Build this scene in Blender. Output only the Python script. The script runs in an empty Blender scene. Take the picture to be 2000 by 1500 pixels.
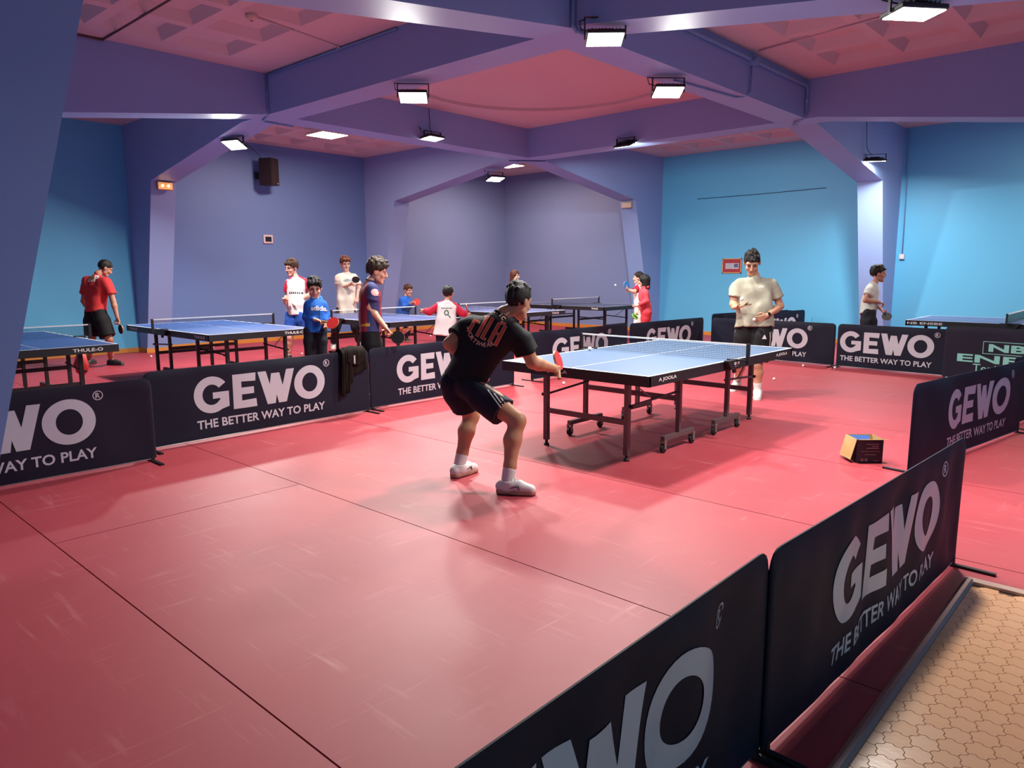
import bpy, bmesh, math, random
import numpy as np
from mathutils import Vector, Matrix
from mathutils.bvhtree import BVHTree
from mathutils.geometry import delaunay_2d_cdt
random.seed(7); np.random.seed(7)
SC = bpy.context.scene
COL = SC.collection
PI = math.pi

# ---------------------------------------------------------------- camera
F_PX = 1424.1
CAM = np.array([-4.7358, -3.7012, 1.5591]); YAW, PIT, ROL = 0.74306, -0.15415, -0.0035
_f = np.array([math.cos(PIT)*math.cos(YAW), math.cos(PIT)*math.sin(YAW), math.sin(PIT)])
_r0 = np.array([math.sin(YAW), -math.cos(YAW), 0.0]); _u0 = np.cross(_r0, _f)
CR = _r0*math.cos(ROL)+_u0*math.sin(ROL); CU = -_r0*math.sin(ROL)+_u0*math.cos(ROL); CF = _f
cam_d = bpy.data.cameras.new('camera'); cam_d.sensor_width = 36; cam_d.lens = F_PX/2000*36
cam_d.clip_start = .05
cam_o = bpy.data.objects.new('camera', cam_d); COL.objects.link(cam_o)
cam_o.matrix_world = Matrix(((CR[0], CU[0], -CF[0], CAM[0]), (CR[1], CU[1], -CF[1], CAM[1]), (CR[2], CU[2], -CF[2], CAM[2]), (0, 0, 0, 1)))
SC.camera = cam_o
def ray(px, py): return CF+CR*(px-1000)/F_PX-CU*(py-750)/F_PX
def at_depth(px, py, d): return CAM+ray(px, py)*d
def at_z(px, py, z=0.0):
    v = ray(px, py); return CAM+v*(z-CAM[2])/v[2]

# ---------------------------------------------------------------- world and exposure
W = bpy.data.worlds.new('world'); SC.world = W; W.use_nodes = True
W.node_tree.nodes['Background'].inputs[0].default_value = (.5, .5, .6, 1)
W.node_tree.nodes['Background'].inputs[1].default_value = 0.02
SC.view_settings.view_transform = 'Standard'; SC.view_settings.look = 'None'
SC.view_settings.exposure = 0.12; SC.view_settings.gamma = 1.0; SC.view_settings.use_curve_mapping = False
FLOOD_W = 122.0      # LED floodlights on the beams
PANEL_W = 150.0     # warm ceiling panels
COOL = (1.0, .985, .93)
WARM = (1.0, .66, .52)

# ---------------------------------------------------------------- helpers
def lin(c):
    if isinstance(c, str):
        c = c.lstrip('#'); c = [int(c[i:i+2], 16)/255 for i in (0, 2, 4)]
    return tuple((v/12.92 if v <= .04045 else ((v+.055)/1.055)**2.4) for v in c)
MATS = {}
def mat(name, col, rough=.5, metal=0.0, spec=.5, var=0.0, vscale=3.0, bump=0.0, bscale=40.0, emit=0.0, emitcol=None, sheen=0.0, coat=0.0, sss=0.0):
    if name in MATS: return MATS[name]
    m = bpy.data.materials.new(name); m.use_nodes = True; nt = m.node_tree; N = nt.nodes; L = nt.links
    b = N['Principled BSDF']; c = lin(col) if isinstance(col, str) else col
    b.inputs['Base Color'].default_value = (*c, 1); b.inputs['Roughness'].default_value = rough
    b.inputs['Metallic'].default_value = metal; b.inputs['Specular IOR Level'].default_value = spec
    b.inputs['Sheen Weight'].default_value = sheen; b.inputs['Coat Weight'].default_value = coat
    if sss: 
        b.inputs['Subsurface Weight'].default_value = sss; b.inputs['Subsurface Radius'].default_value = (.02, .008, .004); b.inputs['Subsurface Scale'].default_value = .5
    tc = N.new('ShaderNodeTexCoord')
    if var:
        n = N.new('ShaderNodeTexNoise'); n.inputs['Scale'].default_value = vscale; n.inputs['Detail'].default_value = 5
        L.new(tc.outputs['Object'], n.inputs['Vector'])
        mx = N.new('ShaderNodeMix'); mx.data_type = 'RGBA'; mx.blend_type = 'MIX'
        mx.inputs[6].default_value = (*[v*(1-var) for v in c], 1); mx.inputs[7].default_value = (*[min(1, v*(1+var)) for v in c], 1)
        L.new(n.outputs['Fac'], mx.inputs[0]); L.new(mx.outputs[2], b.inputs['Base Color'])
    if bump:
        n2 = N.new('ShaderNodeTexNoise'); n2.inputs['Scale'].default_value = bscale; n2.inputs['Detail'].default_value = 4
        L.new(tc.outputs['Object'], n2.inputs['Vector'])
        bp = N.new('ShaderNodeBump'); bp.inputs['Strength'].default_value = bump; bp.inputs['Distance'].default_value = .01
        L.new(n2.outputs['Fac'], bp.inputs['Height']); L.new(bp.outputs['Normal'], b.inputs['Normal'])
    if emit:
        b.inputs['Emission Color'].default_value = (*(emitcol or c), 1); b.inputs['Emission Strength'].default_value = emit
    MATS[name] = m; return m

class MB:
    def __init__(s): s.v = []; s.f = []
    def add(s, vs, fs):
        o = len(s.v); s.v += [tuple(float(c) for c in q) for q in vs]; s.f += [tuple(i+o for i in f) for f in fs]; return s
    def box(s, lo, hi, M=None):
        (x0, y0, z0), (x1, y1, z1) = lo, hi
        vs = [(x0,y0,z0),(x1,y0,z0),(x1,y1,z0),(x0,y1,z0),(x0,y0,z1),(x1,y0,z1),(x1,y1,z1),(x0,y1,z1)]
        if M is not None: vs = [M @ Vector(q) for q in vs]
        return s.add(vs, [(0,3,2,1),(4,5,6,7),(0,1,5,4),(1,2,6,5),(2,3,7,6),(3,0,4,7)])
    def cbox(s, c, sz, M=None): return s.box([c[i]-sz[i]/2 for i in range(3)], [c[i]+sz[i]/2 for i in range(3)], M)
    def bbox(s, lo, hi, b, M=None):
        # box with chamfered vertical and horizontal edges
        bm = bmesh.new(); bmesh.ops.create_cube(bm, size=1)
        for q in bm.verts: q.co = Vector([lo[i]+(q.co[i]+.5)*(hi[i]-lo[i]) for i in range(3)])
        bmesh.ops.bevel(bm, geom=bm.edges[:], offset=b, segments=2, affect='EDGES', profile=.5)
        if M is not None: bm.transform(M)
        bm.verts.index_update(); s.add([q.co[:] for q in bm.verts], [[q.index for q in f.verts] for f in bm.faces]); bm.free(); return s
    def prism(s, poly, axis, a, b):
        # poly of 2D points, extruded along axis (0,1,2) from a to b
        n = len(poly)
        def P(q, t):
            if axis == 0: return (t, q[0], q[1])
            if axis == 1: return (q[0], t, q[1])
            return (q[0], q[1], t)
        vs = [P(q, a) for q in poly]+[P(q, b) for q in poly]
        return s.add(vs, [tuple(range(n))[::-1], tuple(range(n, 2*n))]+[(i, (i+1) % n, n+(i+1) % n, n+i) for i in range(n)])
    def tube(s, pts, r, n=8, closed=False, caps=True):
        pts = [Vector(p) for p in pts]; m = len(pts); rs = r if isinstance(r, (list, tuple)) else [r]*m
        o = len(s.v); up = None
        for i, p in enumerate(pts):
            a = pts[(i-1) % m] if (i > 0 or closed) else p; b = pts[(i+1) % m] if (i < m-1 or closed) else p
            t = (b-a).normalized()
            if up is None: up = t.orthogonal().normalized()
            up = (up-t*up.dot(t)).normalized(); w = t.cross(up)
            for j in range(n):
                an = 2*PI*j/n; q = p+(up*math.cos(an)+w*math.sin(an))*rs[i]; s.v.append(tuple(q))
        for i in range(m if closed else m-1):
            for j in range(n):
                s.f.append((o+i*n+j, o+i*n+(j+1) % n, o+((i+1) % m)*n+(j+1) % n, o+((i+1) % m)*n+j))
        if caps and not closed:
            s.f.append(tuple(o+j for j in range(n))[::-1]); s.f.append(tuple(o+(m-1)*n+j for j in range(n)))
        return s
    def lathe(s, prof, c=(0,0,0), axis=(0,0,1), n=16):
        # prof list of (radius, height along axis)
        A = Vector(axis).normalized(); X = A.orthogonal().normalized(); Y = A.cross(X); c = Vector(c); o = len(s.v); m = len(prof)
        for r, h in prof:
            for j in range(n):
                an = 2*PI*j/n; s.v.append(tuple(c+A*h+(X*math.cos(an)+Y*math.sin(an))*max(r, 1e-5)))
        for i in range(m-1):
            for j in range(n): s.f.append((o+i*n+j, o+i*n+(j+1) % n, o+(i+1)*n+(j+1) % n, o+(i+1)*n+j))
        s.f.append(tuple(o+j for j in range(n))[::-1]); s.f.append(tuple(o+(m-1)*n+j for j in range(n))); return s
    def sphere(s, c, r, n=12, m=8, M=None):
        rr = r if isinstance(r, (list, tuple)) else (r, r, r); vs = []; fs = []
        for i in range(m+1):
            th = PI*i/m
            for j in range(n):
                q = Vector((math.sin(th)*math.cos(2*PI*j/n)*rr[0], math.sin(th)*math.sin(2*PI*j/n)*rr[1], math.cos(th)*rr[2]))
                if M is not None: q = M @ q
                vs.append(q+Vector(c))
        for i in range(m):
            for j in range(n): fs.append((i*n+j, (i+1)*n+j, (i+1)*n+(j+1) % n, i*n+(j+1) % n))
        return s.add(vs, fs)
    def mesh(s, name):
        me = bpy.data.meshes.new(name); me.from_pydata(s.v, [], s.f); me.update(); return me
    def build(s, name, m=None, parent=None, smooth=False, loc=None):
        me = s.mesh(name); return link(name, me, m, parent, smooth, loc)
def link(name, me, m=None, parent=None, smooth=False, loc=None):
    if m is not None and not me.materials: me.materials.append(m)
    if smooth: 
        me.polygons.foreach_set('use_smooth', [True]*len(me.polygons))
        try: me.set_sharp_from_angle(angle=smooth if isinstance(smooth, float) else 3.1)
        except Exception: pass
    o = bpy.data.objects.new(name, me); COL.objects.link(o)
    if parent is not None: o.parent = parent
    if loc is not None: o.location = loc
    return o
def tag(o, label, cat, group=None, kind=None):
    if label: o['label'] = label
    if cat: o['category'] = cat
    if group: o['group'] = group
    if kind: o['kind'] = kind
    return o
def thing(name, label, cat, loc=(0,0,0), rz=0.0, group=None):
    o = bpy.data.objects.new(name, None); COL.objects.link(o); o.empty_display_size = .1
    o.location = loc; o.rotation_euler = (0, 0, rz); return tag(o, label, cat, group)
def struct(o): o['kind'] = 'structure'; return o
def copy_tree(o, parent=None):
    c = o.copy(); COL.objects.link(c)
    if parent is not None: c.parent = parent
    for ch in o.children: copy_tree(ch, c)
    return c
_TC = {}
def text2d(body, size=1.0, bold=0.0, shear=0.0, spacing=1.0):
    key = (body, bold, shear, spacing)
    if key not in _TC:
        cu = bpy.data.curves.new('lettering', 'FONT'); cu.body = body; cu.size = 1; cu.offset = bold; cu.shear = shear; cu.space_character = spacing
        cu.align_x = 'CENTER'; cu.align_y = 'CENTER'; cu.resolution_u = 3
        ob = bpy.data.objects.new('lettering', cu); COL.objects.link(ob)
        dg = bpy.context.evaluated_depsgraph_get(); me = bpy.data.meshes.new_from_object(ob.evaluated_get(dg))
        vs = np.array([v.co[:2] for v in me.vertices]); fs = [tuple(p.vertices) for p in me.polygons]
        bpy.data.objects.remove(ob); bpy.data.curves.remove(cu); bpy.data.meshes.remove(me)
        c = (vs.min(0)+vs.max(0))/2; _TC[key] = (vs-c, fs)
    vs, fs = _TC[key]; return vs*size, fs
def text_fit(body, width, **k):
    vs, fs = text2d(body, 1.0, **k); w = vs[:, 0].max()-vs[:, 0].min(); return vs*(width/w), fs
def lettering(name, body, width, origin, xd, yd, m, parent, off=.0015, height=None, **k):
    vs, fs = text_fit(body, width, **k); o = Vector(origin); xd = Vector(xd); yd = Vector(yd); n = xd.cross(yd).normalized()
    sy = 1.0
    if height: sy = height/(vs[:, 1].max()-vs[:, 1].min())
    mb = MB(); mb.add([o+xd*float(a)+yd*float(b)*sy+n*off for a, b in vs], fs); return mb.build(name, m, parent)

# ---------------------------------------------------------------- materials of the setting
def wall_mat(name, col, spec=.35, rough=.5):
    m = mat(name, col, rough=rough, spec=spec, var=.05, vscale=.8, bump=.03, bscale=60); return m
M_WALL = wall_mat('blue_wall_paint', (.115, .47, .75))
M_WARMTINT = wall_mat('wall_warm_light_lilac_grey', (.185, .265, .48)); M_WARMTINT2 = wall_mat('wall_warm_light_blue_lilac', (.135, .25, .53))  # lilac tint stands in for warm lamplight on the corner bays
M_BEAM = wall_mat('blue_beam_paint', (.25, .365, .66))
M_CEIL = mat('white_ceiling_paint', (.56, .50, .53), rough=.8, spec=.2, var=.05, vscale=2, bump=.1, bscale=50)
M_WOOD = mat('orange_pine_baseboard', '#c8873a', rough=.5, var=.15, vscale=6)
M_PIPE = mat('blue_painted_conduit', (.16, .30, .55), rough=.45)
def floor_mat():
    m = mat('red_rubber_flooring', (.52, .050, .075), rough=.5, spec=.36); nt = m.node_tree; N = nt.nodes; L = nt.links; b = N['Principled BSDF']
    tc = N.new('ShaderNodeTexCoord'); n = N.new('ShaderNodeTexNoise'); n.inputs['Scale'].default_value = .9; n.inputs['Detail'].default_value = 8; n.inputs['Roughness'].default_value = .65
    L.new(tc.outputs['Object'], n.inputs['Vector'])
    # pale scuffs: stretched noise in two directions
    def scuff(sx, sy, rot, lo, hi):
        mp = N.new('ShaderNodeMapping'); mp.inputs['Scale'].default_value = (sx, sy, 1); mp.inputs['Rotation'].default_value = (0, 0, rot)
        L.new(tc.outputs['Object'], mp.inputs['Vector']); k = N.new('ShaderNodeTexNoise'); k.inputs['Scale'].default_value = 1; k.inputs['Detail'].default_value = 6; k.inputs['Distortion'].default_value = .6
        L.new(mp.outputs['Vector'], k.inputs['Vector']); r = N.new('ShaderNodeMapRange'); r.inputs[1].default_value = lo; r.inputs[2].default_value = hi; L.new(k.outputs['Fac'], r.inputs[0]); return r.outputs[0]
    a = scuff(22, 1.6, .6, .58, .74); c = scuff(2.0, 26, 2.4, .60, .75); d = scuff(3, 3, .2, .45, .75)
    ad = N.new('ShaderNodeMath'); ad.operation = 'MAXIMUM'; L.new(a, ad.inputs[0]); L.new(c, ad.inputs[1])
    mu = N.new('ShaderNodeMath'); mu.operation = 'MULTIPLY'; L.new(ad.outputs[0], mu.inputs[0]); L.new(d, mu.inputs[1])
    mx = N.new('ShaderNodeMix'); mx.data_type = 'RGBA'; mx.inputs[6].default_value = (.32, .031, .044, 1); mx.inputs[7].default_value = (.41, .054, .068, 1); L.new(n.outputs['Fac'], mx.inputs[0])
    m2 = N.new('ShaderNodeMix'); m2.data_type = 'RGBA'; m2.inputs[7].default_value = (.60, .25, .25, 1)
    s = N.new('ShaderNodeMath'); s.operation = 'MULTIPLY'; s.inputs[1].default_value = .55; L.new(mu.outputs[0], s.inputs[0])
    L.new(s.outputs[0], m2.inputs[0]); L.new(mx.outputs[2], m2.inputs[6]); L.new(m2.outputs[2], b.inputs['Base Color'])
    rr = N.new('ShaderNodeMapRange'); rr.inputs[3].default_value = .44; rr.inputs[4].default_value = .60; L.new(n.outputs['Fac'], rr.inputs[0]); L.new(rr.outputs[0], b.inputs['Roughness'])
    return m
M_FLOOR = floor_mat()
M_SEAM = mat('dark_seam', (.03, .006, .008), rough=.8)

# ---------------------------------------------------------------- the room
XW, YW, XB, YN = 11.5, 11.48, -5.6, -5.4
ZB, ZC = 3.757, 4.304
BU = [(.69, 1.14), (6.12, 6.57)]       # frames running along x, their y range
BV = [(.88, 1.33), (6.44, 6.89)]       # frames running along y, their x range
# red mat rolls, 1.62 m wide, laid along y with thin open joints
fl = MB(); fl.box((XB, YN, -.06), (XW, YW, -.012)); floor = struct(fl.build('floor', M_SEAM)); floor['label'] = 'red rubber mat flooring laid in long rolls'
KX, KY = -.61, -3.04                      # corner of the tiled entrance
seams = [XB, -3.56, -1.95, -.31, 1.31, 2.93, 4.55, 6.17, 7.79, 9.41, XW]
g = .0035
for i in range(len(seams)-1):
    x0, x1 = seams[i]+g, seams[i+1]-g
    cuts = [(YN, YW)]
    if i == 1: cuts = [(YN, 1.0), (1.0, YW)]
    if i == 4: cuts = [(YN, 4.4), (4.4, YW)]
    for (y0, y1) in cuts:
        if x0 < KX:
            y0 = max(y0, KY)
        mb = MB()
        if x0 < KX < x1:
            mb.box((x0, KY, -.012), (x1, y1-g, 0)); mb.box((KX, YN, -.012), (x1, KY, 0))
        else: mb.box((x0, y0+g, -.012), (x1, y1-g, 0))
        mb.build('floor_mat', M_FLOOR, floor)
# walls
def wall(name, boxes, label):
    o = struct(MB().box(*boxes[0][:2]).build(name, boxes[0][2])); o['label'] = label
    for lo, hi, m in boxes[1:]: MB().box(lo, hi).build('painted_bay', m, o)
    return o
ZT = ZC+.4
wall('wall_left', [((XB, YW, -.06), (1.1, YW+.2, ZT), M_WALL), ((1.1, YW, -.06), (6.66, YW+.2, ZT), M_WARMTINT2), ((6.66, YW, -.06), (XW+.2, YW+.2, ZT), M_WARMTINT)], 'far wall on the left, blue then greyish lilac')
wall('wall_right', [((XW, YN, -.06), (XW+.2, 6.34, ZT), M_WALL), ((XW, 6.34, -.06), (XW+.2, YW, ZT), M_WARMTINT)], 'far wall on the right, bright blue with a lilac end bay')
wall('wall_back', [((XB-.2, YN-.2, -.06), (XB, YW+.2, ZT), M_WALL)], 'blue painted wall at the near left')
wall('wall_near', [((XB, YN-.2, -.06), (XW+.2, YN, ZT), M_WALL)], 'blue painted wall behind the entrance')
# portal frames
def frame_profile(a, b, ka, kb, sa, sb, ZB=ZB):
    # a,b walls; ka,kb knee positions; sa,sb where the haunches start
    return [(a, 0), (a, ZC+.02), (b, ZC+.02), (b, 0), (kb+.80, 0), (kb, 3.2), (sb, ZB), (sa, ZB), (ka, 3.2), (ka-.80, 0)]
for n, (y0, y1) in enumerate(BU):
    o = struct(MB().prism(frame_profile(XB, XW, -3.19, 10.30, .9, 6.9), 1, y0, y1).build('concrete_frame', M_BEAM))
    o['label'] = ['blue concrete roof frame nearest the entrance', 'blue concrete roof frame along the row of far tables'][n]
for n, (x0, x1) in enumerate(BV):
    o = struct(MB().prism(frame_profile(YN, YW, -3.5, 10.32, .5, 6.9, ZB-.002), 0, x0, x1).build('concrete_frame', M_BEAM))
    o['label'] = ['blue concrete roof frame with the exit sign column at left', 'blue concrete roof frame ending beside the far room corner'][n]
# ceiling with coffers
ceil = MB(); coffer_pos = []
xs = [(XB, BV[0][0]), (BV[0][1], BV[1][0]), (BV[1][1], XW)]; ys = [(YN, BU[0][0]), (BU[0][1], BU[1][0]), (BU[1][1], YW)]
PIT_C, HOLE = .85, .72
def axis_cuts(a, b):
    n = int((b-a-.70+.13)/PIT_C); m = ((b-a)-(n*PIT_C-.13))/2
    return [(a+m+i*PIT_C, a+m+i*PIT_C+HOLE) for i in range(n)]
for ix, (a, b) in enumerate(xs):
    for iy, (c, d) in enumerate(ys):
        if ix == 1 and iy == 1: continue
        cx, cy = axis_cuts(a, b), axis_cuts(c, d)
        ex = [a]+[v for q in cx for v in q]+[b]; ey = [c]+[v for q in cy for v in q]+[d]
        for i in range(len(ex)-1):
            for j in range(len(ey)-1):
                if i % 2 == 1 and j % 2 == 1: coffer_pos.append((ex[i], ey[j])); continue
                ceil.add([(ex[i], ey[j], ZC), (ex[i], ey[j+1], ZC), (ex[i+1], ey[j+1], ZC), (ex[i+1], ey[j], ZC)], [(0, 1, 2, 3)])
ceil.box((XB, YN, ZC+.18), (XW, YW, ZC+.4))
ceiling = struct(ceil.build('ceiling', M_CEIL)); ceiling['label'] = 'pale coffered ceiling with square recesses'
cm = MB(); hh, i_, dz = HOLE, .085, .11
o_ = [(0,0,0),(hh,0,0),(hh,hh,0),(0,hh,0)]; t_ = [(i_,i_,dz),(hh-i_,i_,dz),(hh-i_,hh-i_,dz),(i_,hh-i_,dz)]
cm.add(o_+t_, [(0,4,5,1),(1,5,6,2),(2,6,7,3),(3,7,4,0),(4,7,6,5)]); cof_me = cm.mesh('coffer'); cof_me.materials.append(M_CEIL)
for (x, y) in coffer_pos: link('coffer', cof_me, None, ceiling, loc=(x, y, ZC))
# centre bay: smooth soffit with a shallow round recess
cb = MB(); ccx, ccy, RR = 3.885, 3.63, 1.97; n = 64; a, b, c, d = BV[0][1], BV[1][0], BU[0][1], BU[1][0]
vs = []; fs = []
for k in range(n):
    an = 2*PI*k/n; dx, dy = math.cos(an), math.sin(an)
    t = min((b-ccx)/dx if dx > 1e-9 else 1e9, (a-ccx)/dx if dx < -1e-9 else 1e9, (d-ccy)/dy if dy > 1e-9 else 1e9, (c-ccy)/dy if dy < -1e-9 else 1e9)
    vs += [(ccx+dx*t, ccy+dy*t, ZC), (ccx+dx*RR, ccy+dy*RR, ZC), (ccx+dx*(RR-.01), ccy+dy*(RR-.01), ZC+.05)]
for k in range(n):
    p, q = 3*k, 3*((k+1) % n); fs += [(p, q, q+1, p+1), (p+1, q+1, q+2, p+2)]
fs.append(tuple(3*k+2 for k in range(n)))
for (X, Y) in ((a, c), (b, c), (b, d), (a, d)):
    vs.append((X, Y, ZC))
# fill the four corner triangles
for kc, (X, Y) in enumerate(((a, c), (b, c), (b, d), (a, d))):
    an = math.atan2(Y-ccy, X-ccx) % (2*PI); k0 = int(an/(2*PI/n)) % n; fs.append((3*k0, 3*n+kc, 3*((k0+1) % n)))
cb.add(vs, fs); cs = struct(cb.build('ceiling', mat('pink_centre_soffit', (.52, .44, .47), rough=.8, spec=.2, var=.04, vscale=1.5))); cs['label'] = 'smooth central ceiling panel with a shallow circular recess'
# baseboards (pine strips)
def base(name, lo, hi):
    o = struct(MB().box(lo, hi).build(name, M_WOOD)); o['label'] = 'orange pine skirting board '+name.split('_')[1]
ysg = [XB]+[v for q in BV for v in q]+[XW]
bb = MB()
for i in (0, 2, 4): bb.box((ysg[i], YW-.02, 0), (ysg[i+1], YW, .085))
for (x0, x1) in BV:
    bb.box((x0-.02, 11.10, 0), (x0, YW, .085)); bb.box((x1, 11.10, 0), (x1+.02, YW, .085)); bb.box((x0-.02, 11.08, 0), (x1+.02, 11.12, .085))
o = struct(bb.build('baseboard_left', M_WOOD)); o['label'] = 'orange pine skirting along the left far wall'
bb = MB(); xsg = [YN]+[v for q in BU for v in q]+[YW]
for i in (0, 2, 4): bb.box((XW-.02, xsg[i], 0), (XW, xsg[i+1], .085))
for (y0, y1) in BU:
    bb.box((11.08, y0-.02, 0), (XW, y0, .085)); bb.box((11.08, y1, 0), (XW, y1+.02, .085)); bb.box((11.06, y0-.02, 0), (11.10, y1+.02, .085))
o = struct(bb.build('baseboard_right', M_WOOD)); o['label'] = 'orange pine skirting along the right far wall'
# tiled entrance floor: interlocking tiles, dark joints, edge trim
M_TILE = mat('tan_ceramic_tile', (.80, .41, .21), rough=.24, spec=.5, var=.12, vscale=5, bump=.04, bscale=30)
M_TILE2 = mat('tan_ceramic_tile_pale', (.84, .45, .24), rough=.20, spec=.5, var=.12, vscale=7, bump=.04, bscale=30)
M_GROUT = mat('brown_grout', (.16, .07, .035), rough=.9)
fb = struct(MB().box((XB, YN, -.055), (KX, KY, -.006)).build('floor', M_GROUT)); fb['label'] = 'tan interlocking ceramic tile floor at the entrance'
def build_tiles():
    # interlocking tile outline: three kinds of S-shaped edge on a skewed lattice
    AB = [(0, 0), (.0158, -.0041), (.0256, -.0206), (.0388, -.0229)]; BA = [(.0388, -.0229), (.0475, -.0405), (.0350, -.0540), (.0395, -.0725)]; ZG = [(0, 0), (-.0152, -.0134), (-.0325, -.0112), (-.0427, -.0229)]
    la, lb = np.array((-.0815, 0)), np.array((.0395, -.0725)); AB, BA, ZG = [np.array(q) for q in (AB, BA, ZG)]
    def smooth(P):
        out = []
        for t in np.linspace(0, 1, 9)[:-1]:
            b = [(1-t)**3, 3*t*(1-t)**2, 3*t*t*(1-t), t**3]; u = t*3; k = min(2, int(u)); w = u-k; lin_ = P[k]*(1-w)+P[k+1]*w; out.append(lin_)
        return out
    top = smooth(AB)+smooth(BA)+[BA[-1]]; right = smooth(ZG+lb)+[ZG[-1]+lb]; left = [q for q in (smooth(ZG)+[ZG[-1]])[::-1]]
    poly = top[:-1]+right[:-1]
    # lower boundary: from the lower right node to the lower left node
    low = [q+la for q in smooth(BA)+[BA[-1]]]            # B(la) .. A1(la)
    low2 = [q+la+lb for q in smooth(AB)+[AB[-1]]]        # A1(la) .. B1(la)
    chain = low+low2[1:]
    poly += chain[::-1][:-1]+left[:-1]
    pts = np.array(poly); c = pts.mean(0); n = len(pts)
    d = np.roll(pts, -1, 0)-np.roll(pts, 1, 0); nr = np.stack([d[:, 1], -d[:, 0]], 1); nr /= np.linalg.norm(nr, axis=1)[:, None]+1e-9
    area = .5*np.sum(pts[:, 0]*np.roll(pts[:, 1], -1)-np.roll(pts[:, 0], -1)*pts[:, 1]); sg = -1 if area > 0 else 1
    p1 = pts+nr*sg*.0008; p2 = pts+nr*sg*.0016; seq = list(range(n)) if area > 0 else list(range(n))[::-1]
    V = [(q[0], q[1], -.006) for q in p1]+[(q[0], q[1], 0) for q in p1]+[(q[0], q[1], .0012) for q in p2]; Fs = [tuple(2*n+i for i in seq)]
    for i in range(n):
        j = (i+1) % n
        for r in (0, 1): f = (r*n+i, r*n+j, (r+1)*n+j, (r+1)*n+i); Fs.append(f if area > 0 else f[::-1])
    ms = []
    for m in (M_TILE, M_TILE2): mb = MB(); mb.add(V, Fs); me = mb.mesh('tile'); me.materials.append(m); ms.append(me)
    org = np.array((-1.9715, -3.0910)); pos = []
    for ia in range(-60, 120):
        for ib in range(-6, 40):
            q = org+la*ia+lb*ib
            if q[0] > KX-.045 or q[0] < XB+.1 or q[1] > KY+.035 or q[1] < YN+.1: continue
            pos.append(q)
    pos.sort(key=lambda q: (q[0]+1.9)**2+(2.6*(q[1]+3.2))**2)
    for q in pos[:290]: link('tile', ms[random.random() < .4], None, fb, loc=(q[0], q[1], -.002))
    rest = MB()
    for q in pos[290:]: rest.add([(v[0]+q[0], v[1]+q[1], v[2]-.002) for v in V], Fs)
    o = rest.build('tile_field', M_TILE, fb); o['kind'] = 'stuff'
build_tiles()
M_TRIM = mat('brown_metal_trim', (.20, .13, .12), rough=.35, metal=.3)
tr = MB(); tr.tube([(XB, KY, -.004), (KX, KY, -.004)], .026, 10); tr.build('trim_1', M_TRIM)['kind'] = 'structure'
tr = MB(); tr.box((KX-.02, YN, -.01), (KX+.035, KY+.02, .012)); tr.build('trim_2', mat('pale_metal_trim', (.55, .38, .30), rough=.35, metal=.4))['kind'] = 'structure'
# ---------------------------------------------------------------- lamps
M_BLACK = mat('black_painted_metal', (.012, .011, .012), rough=.4)
M_LENS = mat('lit_led_lens', (1, 1, 1), emit=22, emitcol=(1, .97, .9))
M_PANEL = mat('lit_warm_panel', (1, 1, 1), emit=14, emitcol=(1, .80, .66))
def floodlight(label, loc, rz, tilt, top, w=.34, power=1.0, mount=None):
    # loc: centre of the lens; tilt: rotation about the local x axis; top: height of the bracket above the housing
    t = thing('floodlight', label, 'floodlight', loc, rz, 'LED floodlights on the roof frames')
    R = Matrix.Rotation(tilt, 4, 'X'); d = w*.76
    h = MB(); h.bbox((-w/2, -d/2, .0), (w/2, d/2, .035), .008, R)
    for i in range(9): x = -w*.36+i*w*.09; h.box((x-.004, -d*.36, .033), (x+.004, d*.36, .06), R)
    h.bbox((-w*.2, -d*.22, .033), (w*.2, d*.22, .075), .006, R); h.build('housing', M_BLACK, t)
    MB().box((-w*.46, -d*.44, -.006), (w*.46, d*.44, .001), R).build('lens', M_LENS, t)
    b = MB(); s = w/2+.012
    b.box((-s-.006, -.014, -.0), (-s+.006, .014, top)); b.box((s-.006, -.014, 0), (s+.006, .014, top)); b.box((-s-.006, -.014, top-.008), (s+.006, .014, top)); b.build('bracket', M_BLACK, t)
    c = MB(); c.tube([(-w*.3, 0, .06), (-w*.62, .05, .10), (-w*.66, .08, .18), (-w*.45, .1, top+.02)], .006, 6); c.build('cable', M_BLACK, t)
    ld = bpy.data.lights.new('flood_light', 'AREA'); ld.shape = 'RECTANGLE'; ld.size = w*.9; ld.size_y = d*.86; ld.energy = FLOOD_W*power; ld.color = COOL; ld.spread = PI*.92
    lo = bpy.data.objects.new('flood_light', ld); COL.objects.link(lo); lo.parent = t; lo.matrix_local = R @ Matrix.Translation((0, 0, -.012))
    return t
D2 = math.radians
floodlight('large black floodlight hanging on a square bracket at the near beam crossing', (.93, .36, 3.60), D2(-48), D2(-10), .19, power=1.15)
floodlight('lit floodlight under the near left beam beside the central panel', (1.10, 3.22, 3.57), D2(-45), D2(-16), .16, power=1.5)
floodlight('lit floodlight under the near right beam beside the central panel', (2.93, .90, 3.57), D2(-45), D2(-16), .16, power=1.1)
floodlight('lit floodlight left of the beam crossing, above the exit sign column', (1.10, 7.58, 3.53), D2(-70), D2(-24), .13, power=1.6)
floodlight('lit floodlight hanging by a cord on the far left beam', (3.83, 5.98, 3.775), D2(0), D2(-5), .12, power=1.5)
floodlight('lit floodlight on the far right beam inside the central bay', (6.33, 3.76, 3.718), D2(-90), D2(24), .12, power=1.4)
floodlight('small lit floodlight at the far beam crossing facing the corner', (6.66, 7.22, 3.455), D2(-15), D2(-14), .15, power=.7)
floodlight('lit floodlight hanging by a long cord at the right column', (9.28, .55, 3.43), D2(-60), D2(8), .12, power=.9)
floodlight('lit floodlight cut by the top edge at the upper right', (1.10, -2.12, 3.30), D2(-40), D2(0), .10, power=1.25)
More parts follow.
